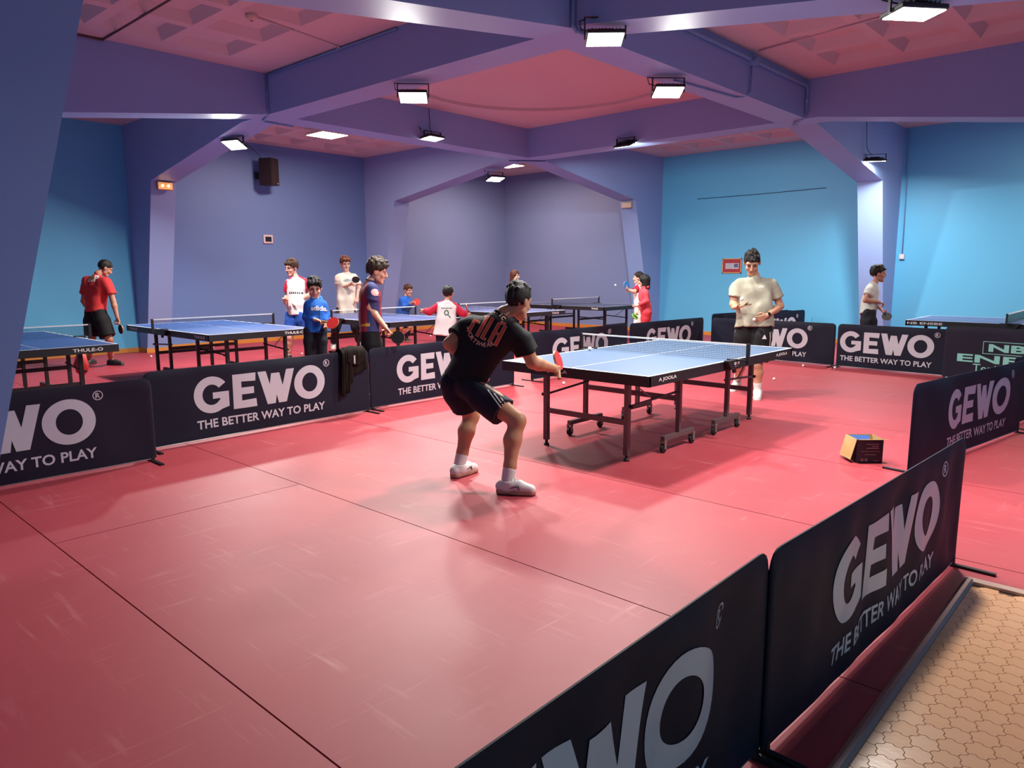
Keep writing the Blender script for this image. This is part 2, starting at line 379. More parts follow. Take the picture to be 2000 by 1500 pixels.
def warm_panel(label, loc, rz, w=.6, p=1.0):
    t = thing('ceiling_panel_light', label, 'ceiling light', loc, rz, 'warm ceiling panel lights')
    MB().bbox((-w/2, -w/2, 0), (w/2, w/2, .045), .008).build('frame', mat('white_lamp_frame', (.6, .55, .5), rough=.5), t)
    MB().box((-w/2+.02, -w/2+.02, -.006), (w/2-.02, w/2-.02, .002)).build('diffuser', M_PANEL, t)
    MB().box((-w*.1, -w*.1, .04), (w*.1, w*.1, .12)).build('mount', M_BLACK, t)
    ld = bpy.data.lights.new('panel_light', 'AREA'); ld.shape = 'SQUARE'; ld.size = w*.9; ld.energy = PANEL_W*p; ld.color = WARM; ld.spread = PI
    lo = bpy.data.objects.new('panel_light', ld); COL.objects.link(lo); lo.parent = t; lo.location = (0, 0, -.015)
    return t
warm_panel('glowing warm square panel light on the coffered ceiling above the loudspeaker', (3.7, 8.9, 4.17), 0)
warm_panel('warm square panel light over the far corner, hidden behind the beams', (9.2, 9.2, 4.17), 0)
warm_panel('warm square panel light above the right hand wall bay', (9.2, -3.2, 4.17), 0, p=.9)
# ---------------------------------------------------------------- court barriers
M_NAVY = mat('navy_barrier_cloth', (.0068, .0084, .022), rough=.6, spec=.22, var=.15, vscale=4, bump=.15, bscale=250)
M_NAVY2 = mat('faded_navy_barrier_cloth', (.012, .010, .024), rough=.6, spec=.22, var=.15, vscale=4, bump=.15, bscale=250)
M_SILVER = mat('silver_print', (.55, .57, .62), rough=.38, metal=.15, spec=.5)
M_MINT = mat('mint_print', (.22, .56, .48), rough=.6)
M_TUBE = mat('white_tube', (.55, .52, .52), rough=.35, metal=.4)
M_FOOT = mat('black_steel_foot', (.010, .010, .012), rough=.45)
def grid_patch(pts, nu=6, nv=6):
    # bilinear patch between four corners -> (verts, faces)
    a, b, c, d = [np.array(p, float) for p in pts]; vs = []; fs = []
    for j in range(nv+1):
        for i in range(nu+1):
            u, v = i/nu, j/nv; vs.append(a*(1-u)*(1-v)+b*u*(1-v)+c*u*v+d*(1-u)*v)
    for j in range(nv):
        for i in range(nu): k = j*(nu+1)+i; fs.append((k, k+1, k+nu+2, k+nu+1))
    return vs, fs
def ring(cx, cy, ro, ri, a0, a1, n=28, m=4):
    vs = []; fs = []
    for i in range(n+1):
        a = a0+(a1-a0)*i/n
        for j in range(m+1):
            t = j/m; vs.append(np.array((cx+math.cos(a)*(ri[0]+(ro[0]-ri[0])*t), cy+math.sin(a)*(ri[1]+(ro[1]-ri[1])*t))))
    for i in range(n):
        for j in range(m): k = i*(m+1)+j; fs.append((k, k+1, k+m+2, k+m+1))
    return vs, fs
def logo2d():
    # bold four letter word, cap height 1, origin at the lower left
    V = []; Fs = []
    def add(p): 
        o = len(V); V.extend(p[0]); Fs.extend(tuple(i+o for i in f) for f in p[1])
    # G
    add(ring(.52, .5, (.52, .52), (.27, .29), D2(38), D2(325), 30)); add(grid_patch([(.55, .38), (1.02, .38), (1.02, .56), (.55, .56)], 6, 3)); add(grid_patch([(.76, .05), (1.02, .12), (1.02, .4), (.76, .4)], 4, 4))
    # E, slightly flared
    add(grid_patch([(1.14, 0), (1.40, 0), (1.40, 1), (1.14, 1)], 4, 10))
    add(grid_patch([(1.38, 0), (1.86, 0), (1.84, .24), (1.38, .22)], 6, 3)); add(grid_patch([(1.38, .40), (1.78, .40), (1.78, .60), (1.38, .60)], 6, 3)); add(grid_patch([(1.38, .78), (1.84, .76), (1.86, 1.0), (1.38, 1)], 6, 3))
    # W
    t = .27
    for (x0, x1, h) in ((1.92, 2.20, 1), (2.36, 2.20, .92), (2.36, 2.58, .92), (2.86, 2.58, 1)):
        add(grid_patch([(x1, 0), (x1+t, 0), (x0+t, h), (x0, h)], 4, 10))
    # O
    add(ring(3.68, .5, (.56, .53), (.28, .30), 0, 2*PI, 40))
    return np.array(V), Fs
LOGO_V, LOGO_F = logo2d()
def reg_mark():
    V, Fs = ring(0, 0, (1, 1), (.82, .82), 0, 2*PI, 24, 1); V = [np.array(v) for v in V]
    tv, tf = text2d('R', 1.55, bold=.02); o = len(V); V += [np.array(v) for v in tv]; Fs = Fs+[tuple(i+o for i in f) for f in tf]
    return np.array(V), Fs
def barrier(label, p0, p1, text='logo', amp=.012, seed=0, z0=.03, H=.70, m=None, side=1, lean=0.0, shift=0.0, feet=True, tscale=1.0, ripple=None):
    """p0->p1 left to right as read from the printed side."""
    m = m or M_NAVY; p0 = np.array(p0, float); p1 = np.array(p1, float); L = np.hypot(*(p1-p0)); ang = math.atan2(p1[1]-p0[1], p1[0]-p0[0])
    t = thing('court_barrier', label, 'barrier', (p0[0], p0[1], 0), ang, 'cloth covered court barriers')
    rs = random.Random(seed); ph = [rs.uniform(0, 6.28) for _ in range(6)]; rc = .06
    def disp(s, z):
        e = min(1, s/.12, (L-s)/.12)*min(1, (H-z)/.10)*min(1, .25+(z-z0)/.16); e = max(0, e)
        w = .5*math.sin(2.6*s+ph[0]+2.2*z)+.3*math.sin(5.3*s+ph[1]-3*z)+.28*math.sin(9.5*s+ph[2]+4*z)
        if ripple: w += ripple(s, z)
        return amp*e*w
    cols = [0, .006, .02, .04, .065]; inner = list(np.linspace(.1, L-.1, max(24, int(L/.05)))); cols = cols+inner+[L-c for c in cols[::-1]]
    NZ = 16
    def ztop(s):
        q = min(s, L-s); return H-rc+math.sqrt(max(0, rc*rc-(rc-min(q, rc))**2))
    mb = MB(); V = []; th = .011
    for sgn in (-1, 1):
        for s in cols:
            for j in range(NZ+1):
                zt = ztop(s); z = z0+(zt-z0)*j/NZ
                edge = min(1, (zt-z)/.015+.25, (min(s, L-s))/.012+.25)
                V.append((s, disp(s, z)+sgn*th*edge-lean*z, z))
    nc = len(cols); K = NZ+1; Fc = []
    for i in range(nc-1):
        for j in range(NZ):
            a = i*K+j; Fc.append((a, a+K, a+K+1, a+1)); b = nc*K+a; Fc.append((b, b+1, b+K+1, b+K))
        a = i*K+NZ; b = nc*K+a; Fc.append((a, a+K, b+K, b)); a = i*K; b = nc*K+a; Fc.append((a, b, b+K, a+K))
    for j in range(NZ):
        Fc.append((j, j+1, nc*K+j+1, nc*K+j)); a = (nc-1)*K+j; Fc.append((a, nc*K+a, nc*K+a+1, a+1))
    mb.add(V, Fc); cloth = mb.build('cloth', m, t, smooth=.9)
    MB().tube([(.02, 0, z0-.006), (L-.02, 0, z0-.006)], .006, 8).build('bottom_rod', M_TUBE, t)
    if feet:
        for s in (.03, L-.03):
            f = MB(); f.box((s-.013, -.20, 0), (s+.013, .20, .014)); f.box((s-.012, -.012, .012), (s+.012, .012, z0+.02)); f.build('foot', M_FOOT, t)
    def put(name, V2, F2, ox, oz, sc, mm, par):
        q = MB(); vv = []
        for a, b in V2:
            s, z = ox+a*sc, oz+b*sc; vv.append((s, disp(s, z)-(th+.0022)-lean*z, z))
        q.add(vv, F2); return q.build(name, mm, par, smooth=.9)
    if text == 'logo':
        sc = .318*tscale; w = 4.24*sc; ox = L/2-w/2+shift
        put('logo_print', LOGO_V, LOGO_F, ox, .262, sc, M_SILVER, cloth)
        tv, tf = text_fit('THE BETTER WAY TO PLAY', w*.98, bold=.022)
        put('slogan_print', tv, tf, ox+w/2, .160, 1, M_SILVER, cloth)
        rv, rf = REG; put('registered_mark', rv, rf, ox+w+.03, .605, .038, M_SILVER, cloth)
    elif text == 'shop':
        def fit(body, wd, ht, **k): tv, tf = text_fit(body, wd, **k); return tv*np.array((1, ht/(tv[:, 1].max()-tv[:, 1].min()))), tf
        tv, tf = fit('ENEBE', 1.24, .110, bold=.03); put('shop_name_print', tv, tf, .80, .325, 1, M_MINT, cloth)
        tv, tf = fit('NB', .46, .105, bold=.04); put('shop_initials_print', tv, tf, .79, .487, 1, M_MINT, cloth)
        for (a, b, c, d) in ((.49, .400, 1.09, .408), (.49, .566, 1.09, .574), (.49, .400, .498, .574), (1.082, .400, 1.09, .574)):
            V2, F2 = grid_patch([(a, b), (c, b), (c, d), (a, d)], 6, 3); put('initials_frame_print', V2, F2, 0, 0, 1, M_MINT, cloth)
        tv, tf = text_fit('Tenis de Mesa', .95, bold=.004); put('subtitle_print', tv, tf, .86, .195, 1, M_MINT, cloth)
    return t
REG = reg_mark()
RIP = lambda s, z: .42*math.sin(15*s+4*z)+.22*math.sin(24*s-7*z+1)
barrier('navy barrier at the left picture edge, showing only the last letters', (-4.75, 2.52), (-2.38, 2.50), seed=1, m=M_NAVY2, shift=.05, tscale=1.04)
barrier('navy barrier with a black jacket hung over its top edge', (-2.30, 2.87), (.12, 2.93), seed=2, shift=-.08, tscale=1.04)
barrier('navy barrier partly hidden behind the crouching player in black', (.17, 2.99), (2.60, 3.00), seed=3, shift=-.16)
barrier('navy barrier seen through the left end of the main table net', (3.0, 3.04), (5.30, 2.96), seed=4, amp=.035, shift=-.02)
barrier('navy barrier straight behind the middle of the main table net', (5.36, 2.95), (7.56, 2.80), seed=5, amp=.02)
barrier('navy barrier right behind the standing man in beige', (7.60, 2.64), (7.46, .40), seed=6, amp=.02)
barrier('navy barrier in front of the boy at the right column', (7.44, .36), (7.24, -1.96), seed=7, shift=-.43, tscale=1.02)
barrier('dark plum barrier with mint green shop lettering', (7.16, -1.22), (6.84, -3.50), text='shop', seed=8, m=M_NAVY2, H=.76)
barrier('dark barrier end just cut by the right picture edge', (3.78, -2.535), (6.08, -2.85), seed=9)
barrier('dark barrier on the right side of the court behind the cardboard box', (1.33, -2.26), (3.64, -2.64), seed=10, amp=.02, shift=.1)
barrier('dark barrier beside the entrance tiles with rippled lettering', (-2.615, -2.838), (-.41, -2.93), seed=11, amp=.018, shift=.02, tscale=.98, ripple=RIP)
barrier('dark barrier in the bottom foreground, nearest the camera', (-4.92, -2.86), (-2.60, -2.822), seed=12, amp=.022, shift=.12, ripple=RIP)
STK = [((8.98, 2.74), (11.27, 2.36), 'logo'), ((8.80, 3.02), (11.05, 2.62), None), ((8.62, 3.18), (10.85, 2.80), None), ((8.70, 2.92), (10.95, 2.50), None), ((8.55, 2.60), (10.80, 2.22), 'logo')]
for i, (q0, q1, tx) in enumerate(STK):
    lab = ['spare barrier of the stack reaching furthest right along the wall', 'second barrier from the back of the stack behind the man in beige', 'rearmost spare barrier of the stack behind the man in beige', 'middle spare barrier of the stack behind the man in beige', 'front spare barrier of the stack, lettering half hidden'][i]
    b = barrier(lab, q0, q1, seed=20+i, text=tx, shift=.2, feet=False, z0=.008)
    b['group'] = 'spare barriers stacked by the wall'

# ---------------------------------------------------------------- table tennis tables
M_TOPB = mat('blue_table_top', (.070, .118, .205), rough=.45, spec=.4, var=.05, vscale=3)
M_TOPD = mat('deep_blue_table_top', (.028, .085, .27), rough=.40, spec=.45, var=.05, vscale=3)
M_TOPK = mat('dark_blue_table_top', (.035, .055, .12), rough=.3, spec=.5, var=.05, vscale=3)
M_TOPL = mat('pale_blue_table_top', (.075, .105, .26), rough=.35, spec=.5, var=.05, vscale=3)
M_LINE = mat('white_line', (.80, .80, .80), rough=.5)
M_APRON = mat('black_table_frame', (.010, .010, .013), rough=.45)
M_LEGB = mat('brown_grey_steel', (.13, .092, .092), rough=.4, metal=.3)
M_LEGK = mat('black_steel_leg', (.012, .011, .013), rough=.42)
M_RUB = mat('black_rubber', (.010, .010, .010), rough=.7)
M_CAST = mat('grey_castor_fork', (.25, .22, .21), rough=.4, metal=.5)
M_NET = mat('dark_net_cord', (.018, .022, .035), rough=.8)
M_NETG = mat('green_net_cord', (.02, .10, .055), rough=.8)
M_TAPE = mat('white_net_tape', (.82, .80, .76), rough=.7)
M_WTXT = mat('white_lettering', (.72, .70, .68), rough=.6)
HL, HW, TH = 1.37, .7625, .76
def net_meshes(w=.0013):
    mb = MB(); L = HW+.145; z0, z1 = TH+.008, TH+.140
    n = int(2*L/.0155)
    for i in range(n+1):
        y = -L+2*L*i/n; mb.add([(0, y-w, z0), (0, y+w, z0), (0, y+w, z1), (0, y-w, z1)], [(0, 1, 2, 3)])
    k = int((z1-z0)/.0155)
    for j in range(k+1):
        z = z0+(z1-z0)*j/k; mb.add([(0.0006, -L, z-w), (.0006, L, z-w), (.0006, L, z+w), (.0006, -L, z+w)], [(0, 1, 2, 3)])
    return mb.mesh('net_mesh')
NET_ME = net_meshes(); NET_ME.materials.append(M_NET)
NETG_ME = net_meshes(.0045); NETG_ME.materials.append(M_NETG)
def castor(par, x, y, mname='castor'):
    c = MB(); c.lathe([(.014, -.014), (.036, -.014), (.040, -.009), (.040, .009), (.036, .014), (.014, .014)], (x, y, .040), (0, 1, 0), 18); o = c.build('castor', M_RUB, par, smooth=.6)
    f = MB(); f.box((x-.016, y-.024, .034), (x+.016, y-.018, .10)); f.box((x-.016, y+.018, .034), (x+.016, y+.024, .10)); f.box((x-.02, y-.026, .096), (x+.02, y+.026, .108)); f.build('castor_fork', M_CAST, o)
    MB().lathe([(.012, -.0155), (.012, .0155)], (x, y, .040), (0, 1, 0), 12).build('hub', M_CAST, o)
def table(label, loc, rz, top, leg, brand=None, style=0, net=NET_ME, group='blue table tennis tables', side_brand=None, netclamp=None, bw=.30, endpos=-.45):
    t = thing('tennis_table', label, 'table', loc, rz, group)
    ah = .062
    for s in (-1, 1):
        x0, x1 = (.0015, HL) if s > 0 else (-HL, -.0015)
        tp = MB().box((x0, -HW, TH-.022), (x1, HW, TH)).build('tabletop', top, t)
        ln = MB(); e = .0009
        ln.box((x0, HW-.02, TH-.002), (x1, HW, TH+e)); ln.box((x0, -HW, TH-.002), (x1, -HW+.02, TH+e)); ln.box((x0, -.0025, TH-.002), (x1, .0025, TH+e))
        xe = x1-.02 if s > 0 else x0; ln.box((xe, -HW+.02, TH-.002), (xe+.02, HW-.02, TH+e)); ln.build('white_lines', M_LINE, tp)
        ap = MB(); o = .003
        ap.box((x0, HW-.025, TH-.022-ah), (x1, HW+o, TH-.003)); ap.box((x0, -HW-o, TH-.022-ah), (x1, -HW+.025, TH-.003))
        xe = x1-.025 if s > 0 else x0-o; ap.box((xe, -HW-o, TH-.022-ah), (xe+.025+o, HW+o, TH-.003))
        xc = .02 if s > 0 else -.045; ap.box((xc, -HW+.02, TH-.022-ah*.8), (xc+.025, HW-.02, TH-.02))
        ap.build('apron', M_APRON, t)
        # outer legs with levelling feet
        lx, ly = s*1.15, .43
        for sy in (-1, 1):
            l = MB(); l.box((lx-.021, sy*ly-.021, .05), (lx+.021, sy*ly+.021, TH-.07)); lo = l.build('leg', leg, t)
            MB().lathe([(.025, 0), (.025, .012), (.012, .028), (.014, .05)], (lx, sy*ly, 0), (0, 0, 1), 12).build('levelling_foot', M_RUB, lo)
        MB().box((lx-.012, -ly+.02, .30), (lx+.012, ly-.02, .345)).build('crossbar', leg, t)
        # inner legs on castor bars
        ix, iy = s*.46, .51
        for sy in (-1, 1):
            l = MB(); l.box((ix-.019, sy*iy-.019, .13), (ix+.019, sy*iy+.019, TH-.05)); l.build('leg', leg, t)
            br = MB(); br.box((ix-.26, sy*iy-.02, .105), (ix+.26, sy*iy+.02, .145)); bo = br.build('castor_bar', leg, t)
            for q in (-.245, .245): castor(bo, ix+q, sy*iy)
            d = MB(); d.tube([(ix, sy*(iy-.03), .50), (s*1.15, sy*(ly+.02), .46)], .011, 8); d.build('brace', leg, t)
            pl = MB(); pl.lathe([(.014, -.03), (.014, .03)], (s*1.15, sy*(ly+.02), .46), (0, 1, 0), 10); pl.build('pivot', M_RUB, t)
        MB().box((ix-.012, -iy+.02, .42), (ix+.012, iy-.02, .465)).build('crossbar', leg, t)
        d = MB(); d.tube([(s*1.12, -.42, TH-.09), (s*.80, -.45, .48)], .006, 6); d.build('stay_rod', M_CAST, t)
        if brand:
            nrm = (s*(HL+o), 0, 0)
            yy = endpos*(1 if s < 0 else -1)
            lettering('maker_print', brand, bw, (s*(HL+o), yy*1.0, TH-.042), (0, s, 0), (0, 0, 1), M_WTXT, t, bold=.02, height=.036)
        if side_brand:
            for sy in (-1, 1):
                lettering('maker_print', side_brand, bw, (s*1.10 if sy < 0 else s*1.10, sy*(HW+o), TH-.042), (-sy, 0, 0), (0, 0, 1), M_WTXT, t, bold=.02, height=.036)
    n = link('net', net, None, t)
    L = HW+.1525
    MB().box((-.0045, -L, TH+.138), (.0045, L, TH+.1525)).build('tape', M_TAPE, n)
    for sy in (-1, 1):
        p = MB(); p.box((-.012, sy*L-.014, TH-.03), (.012, sy*L+.014, TH+.156)); p.box((-.014, min(sy*(HW-.04), sy*L), TH+.001), (.014, max(sy*(HW-.04), sy*L), TH+.012))
        po = p.build('net_post', M_APRON, t)
        c = MB(); c.prism([(-.09, TH-.075), (.085, TH-.075), (.115, TH-.02), (.10, TH+.006), (-.16, TH+.010), (-.16, TH-.004)], 1, sy*(HW+.006), sy*(HW+.05)); c.build('clamp', M_APRON, po)
        MB().lathe([(.018, -.035), (.018, 0)], (0, sy*(HW+.03), TH-.075), (0, 0, 1), 12).build('clamp_screw', M_RUB, po)
        if netclamp: 
            lettering('clamp_print', netclamp, .10, (.0, sy*(HW+.0505), TH-.022), (-sy, 0, 0), (0, 0, 1), M_WTXT, po, bold=.03)
            lettering('clamp_print', 'CLASSIC', .06, (.0, sy*(HW+.0505), TH-.047), (-sy, 0, 0), (0, 0, 1), M_WTXT, po)
    return t
T0 = table('main blue table with brown steel legs at the centre court', (1.37, 0, 0), 0, M_TOPB, M_LEGB, brand='A JOOLA', side_brand='A JOOLA', netclamp='GEWO', group=None, bw=.27, endpos=.16)
table('dark blue table at the left picture edge, net at its middle', (-2.47, 6.47, 0), D2(90), M_TOPD, M_LEGK, brand='THULE-O', side_brand='THULE')
table('blue table in front of the blue hooded boy', (.25, 6.79, 0), D2(90), M_TOPD, M_LEGK, brand='THULE-O', side_brand='THULE')
table('blue table behind the teenager in the striped shirt', (3.19, 6.86, 0), D2(90), M_TOPL, M_LEGK, brand='NB ENEBE', side_brand='NB', bw=.46)
table('pale table right behind the crouching player', (6.22, 6.96, 0), D2(90), M_TOPL, M_LEGK, brand='THULE', side_brand='THULE', bw=.22)
table('dark table nearest the far room corner, beside the girl in red', (9.27, 7.06, 0), D2(90), M_TOPK, M_LEGK, brand='THULE', side_brand='THULE', bw=.18)
table('table with a green net behind the right hand barriers', (8.86, -1.82, 0), D2(90), M_TOPL, M_LEGK, brand='NB ENEBE', side_brand='NB ENEBE', net=NETG_ME, bw=.5)

# ---------------------------------------------------------------- balls
M_BALL = mat('white_plastic_ball', (.80, .78, .76), rough=.4)
BALL_ME = MB().sphere((0, 0, 0), .020, 16, 10).mesh('ball'); BALL_ME.materials.append(M_BALL); BALL_ME.polygons.foreach_set('use_smooth', [True]*len(BALL_ME.polygons))
def ball(label, pos):
    return tag(link('table_tennis_ball', BALL_ME, None, loc=tuple(pos)), label, 'ball', 'white table tennis balls')
def fball(label, px, py, z=0.0): return ball(label, at_z(px, py, z+.020))
fball('ball on the floor at the left picture edge, under the leftmost table', 10, 731)
fball('ball on the floor at the left leg of the second table', 295, 696)
fball('ball on the floor under the middle of the second table', 416, 678)
fball('ball on the floor beside the pale legs of the boy in red and white', 590, 691)
fball('ball on the floor below the boy seen from behind', 841, 656)
fball('ball resting on the main table beside the left net post', 1152, 681, TH+.001)
fball('ball on the floor under the left corner of the main table', 1101, 748)
fball('ball on the open floor right of the standing man', 1512, 740)
fball('ball on the floor at the foot of the barrier right of the table', 1569, 714)
fball('ball on the floor between the two barriers at the right', 1631, 718)
b = ball('ball flying through the air left of the girl in red', at_depth(1202, 557, 14.4))
b = ball('ball held up in the air above the standing man\'s open palm', at_depth(1449, 584, 8.55)); b.scale = (1.15,)*3

# ---------------------------------------------------------------- cardboard box on the floor
def carton():
    A = at_z(1671, 904); B = at_z(1715, 904); base_dir = (B-A); ang = math.atan2(base_dir[1], base_dir[0])
    t = thing('cardboard_box', 'open cardboard box, tan inside and dark outside, on the red floor', 'box', (A[0], A[1], 0), ang)
    w, d, h, th = .215, .20, .195, .004
    mo = mat('dark_carton_print', (.018, .010, .022), rough=.45); mi = mat('tan_carton_inside', (.52, .33, .13), rough=.75, var=.08); mb_ = mat('blue_carton_flap', (.04, .12, .42), rough=.5)
    o = MB(); o.box((0, 0, 0), (w, d, th))
    o.box((0, 0, 0), (w, th, h)); o.box((0, d-th, 0), (w, d, h)); o.box((w-th, 0, 0), (w, d, h)); o.box((0, 0, 0), (th, d, h)); o.build('body', mo, t)
    i = MB(); e = .001
    i.box((th, th, th), (w-th, d-th, th+e)); i.box((w-th-e, th, th), (w-th, d-th, h)); i.box((th, d-th-e, th), (w-th, d-th, h)); i.box((th, th, th), (w-th, th+e, h)); i.box((th, th, th), (th+e, d-th, h)); i.build('lining', mi, t)
    # left flap folded down outward over the left side, its tan face showing
    f = MB(); M = Matrix.Translation((0, 0, h)) @ Matrix.Rotation(D2(14), 4, 'Y'); f.box((-.004, 0, -.17), (0, d, 0), M); M2 = M @ Matrix.Translation((-.004, 0, -.17)) @ Matrix.Rotation(D2(-70), 4, 'Y'); f.box((-.004, 0, -.028), (0, d, 0), M2); f.build('flap', mi, t)
    f = MB(); M = Matrix.Translation((0, 0, h)) @ Matrix.Rotation(D2(-12), 4, 'X'); f.box((.01, -.055, -.003), (w+.02, 0, .001), M); f.build('flap', mi, t)
    f = MB(); M = Matrix.Translation((0, d, h)) @ Matrix.Rotation(D2(55), 4, 'X'); f.box((0, -.10, -.004), (w*.86, 0, 0), M); f.build('flap', mb_, t)
    f = MB(); M = Matrix.Translation((w, 0, h)) @ Matrix.Rotation(D2(25), 4, 'Y'); f.box((0, .05, -.003), (.03, d, .001), M); f.build('flap', mi, t)
    mt = mat('pale_carton_print', (.30, .20, .21), rough=.6)
    for (ww, x, z, hh_) in ((.10, .13, .155, .007), (.055, .15, .138, .007), (.10, .13, .122, .008), (.15, .115, .095, .004), (.09, .115, .068, .005), (.05, .165, .018, .006)):
        MB().box((x-ww/2, -.0008, z-hh_/2), (x+ww/2, 0, z+hh_/2)).build('print_line', mt, t)
    q = MB(); q.box((.038, -.001, .012), (.062, 0, .036)); q.box((.072, -.001, .012), (.094, 0, .036)); q.build('printed_square', mt, t)
    return t
carton()

# ---------------------------------------------------------------- jacket over the barrier
def jacket():
    # a folded dark jacket: sheet draped over the barrier top, long sleeve hanging on the left
    x0, y0 = -.28, 2.92
    pa = at_depth(640, 688, 7.55)
    m = mat('black_brown_jacket_cloth', (.010, .0065, .005), rough=.8, spec=.12, bump=.2, bscale=120)
    t = thing('jacket', 'dark jacket thrown over the top of a navy barrier', 'jacket', (x0, y0, 0), D2(1.4))
    def sheet(name, s0, s1, lenf, lenb, seed, th=.016, off=0.0):
        rs = random.Random(seed); ph = [rs.uniform(0, 6) for _ in range(4)]; nu, nv = 16, 30; V = []; 
        for layer in (0, 1):
            for i in range(nu+1):
                u = i/nu; s = s0+(s1-s0)*u; lf, lb = lenf(u), lenb(u)
                for j in range(nv+1):
                    v = -lf+(lf+lb)*j/nv       # v<0: front (toward the court), v>0: behind
                    r = .030+off+(th if layer else 0)
                    if abs(v) < .05: a = v/.05*PI/2; y, z = r*math.sin(a), .70+r*math.cos(a)-.012
                    else: sg = 1 if v > 0 else -1; y, z = sg*r, .70-.012-(abs(v)-.05)
                    fold = .014*math.sin(9*u+ph[0]+3*v)+.010*math.sin(19*u+ph[1]-5*v)
                    fold *= min(1, abs(v)/.08)
                    y += (-1 if v < 0 else 1)*(abs(fold)+.0)
                    V.append((s+.012*math.sin(8*v+ph[2]), y, z+.006*math.sin(7*u+ph[3])))
        K = nv+1; Fs = []; N1 = (nu+1)*K
        for i in range(nu):
            for j in range(nv):
                a = i*K+j; Fs.append((a, a+1, a+K+1, a+K)); b = N1+a; Fs.append((b, b+K, b+K+1, b+1))
            for j in (0, nv): a = i*K+j; Fs.append((a, a+K, N1+a+K, N1+a))
        for j in range(nv):
            for i in (0, nu): a = i*K+j; Fs.append((a, a+1, N1+a+1, N1+a))
        mb = MB(); mb.add(V, Fs); return mb.build(name, m, t, smooth=True)
    sheet('sleeve', .0, .115, lambda u: .50-.03*u, lambda u: .18, 3, off=.012)
    sheet('body', .05, .34, lambda u: .33-.10*u if u > .3 else .40-.1*u, lambda u: .30, 5)
    sheet('collar', .07, .30, lambda u: .13+.06*math.sin(3*u), lambda u: .10, 9, off=.02)
    q = MB(); q.box((.145, -.080, .57), (.165, -.066, .66)); q.build('lining_tag', mat('grey_lining', (.40, .37, .36), rough=.8), t)
    return t
jacket()

# ---------------------------------------------------------------- fittings on walls, beams and ceiling
def speaker():
    t = thing('loudspeaker', 'black loudspeaker hung high on the left far wall', 'loudspeaker', (3.70, 11.14, 3.40), D2(25))
    m = mat('black_speaker_case', (.020, .012, .013), rough=.6, bump=.3, bscale=200)
    MB().prism([(-.13, .16), (.13, .16), (.14, -.14), (-.14, -.14)], 2, 0, .56).build('cabinet', m, t)
    MB().bbox((-.12, -.152, .02), (.12, -.138, .54), .004).build('grille', mat('dark_grille', (.022, .014, .015), rough=.8, bump=.8, bscale=400), t)
    b = MB(); b.box((-.02, .15, .2), (.02, .33, .24)); b.box((-.06, .31, .14), (.06, .335, .30)); b.build('bracket', M_BLACK, t)
    MB().box((.05, -.155, .03), (.09, -.151, .042)).build('badge', M_WTXT, t)
    MB().tube([(-.1, .1, .56), (-.14, .2, .68), (-.35, .3, .85)], .006, 6).build('cable', M_BLACK, t)
speaker()
def exit_sign(label, loc, rz, lit):
    t = thing('exit_sign', label, 'sign', loc, rz)
    MB().bbox((-.14, -.05, -.075), (.14, 0, .075), .008).build('case', mat('beige_sign_case', (.45, .30, .20), rough=.5), t)
    MB().box((-.125, -.055, -.06), (.125, -.049, .06)).build('face', mat('lit_sign_face', (.75, .40, .18), emit=.55, emitcol=(1, .42, .12)) if lit else mat('unlit_sign_face', (.62, .50, .42), rough=.5), t)
    if lit:
        q = MB()
        for x in (-.052, .055): q.lathe([(.001, -.062), (.022, -.060), (.022, -.054)], (x, 0, .0), (0, 1, 0), 14)
        q.build('lamp', mat('sign_bulb', (1, .8, .5), emit=9, emitcol=(1, .62, .25)), t)
exit_sign('glowing orange emergency exit light on the left column', (1.105, 10.315, 3.115), 0, True)
exit_sign('unlit pale emergency sign box on the far right column', (10.30, 6.345, 3.10), D2(-90), False)
def thermostat():
    t = thing('wall_panel', 'small white wall display panel with a dark screen', 'panel', (3.77, 11.48, 2.27))
    MB().bbox((-.115, -.03, -.095), (.115, 0, .095), .012).build('frame', mat('white_plastic', (.66, .60, .60), rough=.45), t)
    MB().box((-.075, -.033, -.055), (.075, -.029, .055)).build('screen', mat('dark_screen', (.02, .02, .035), rough=.2), t)
thermostat()
def notice():
    t = thing('framed_notice', 'small framed red notice on the bright blue wall left of the man', 'picture', (11.5, 4.20, 1.655), D2(-90))
    mw = mat('pine_picture_frame', (.55, .30, .12), rough=.5); w, h = .24, .172
    f = MB(); f.box((-w, -.025, -h), (w, 0, -h+.022)); f.box((-w, -.025, h-.022), (w, 0, h)); f.box((-w, -.025, -h), (-w+.022, 0, h)); f.box((w-.022, -.025, -h), (w, 0, h)); f.build('frame', mw, t)
    MB().box((-w+.02, -.010, -h+.02), (w-.02, -.002, h-.02)).build('backing', mat('red_card', (.45, .025, .04), rough=.7), t)
    MB().box((-.16, -.013, -.07), (.17, -.009, .06)).build('sheet', mat('white_paper', (.62, .62, .66), rough=.8), t)
    MB().box((.05, -.015, -.04), (.155, -.012, .048)).build('printed_photo', mat('blue_print', (.12, .14, .30), rough=.7), t)
    q = MB()
    for i in range(6): q.box((-.145, -.0145, .045-i*.018), (.02-.03*(i % 2), -.012, .050-i*.018))
    q.build('text_lines', mat('grey_print', (.30, .30, .34), rough=.8), t)
    MB().box((-w+.02, -.018, -h+.02), (w-.02, -.016, h-.02)).build('glass', None, t).data.materials.append(glass_mat())
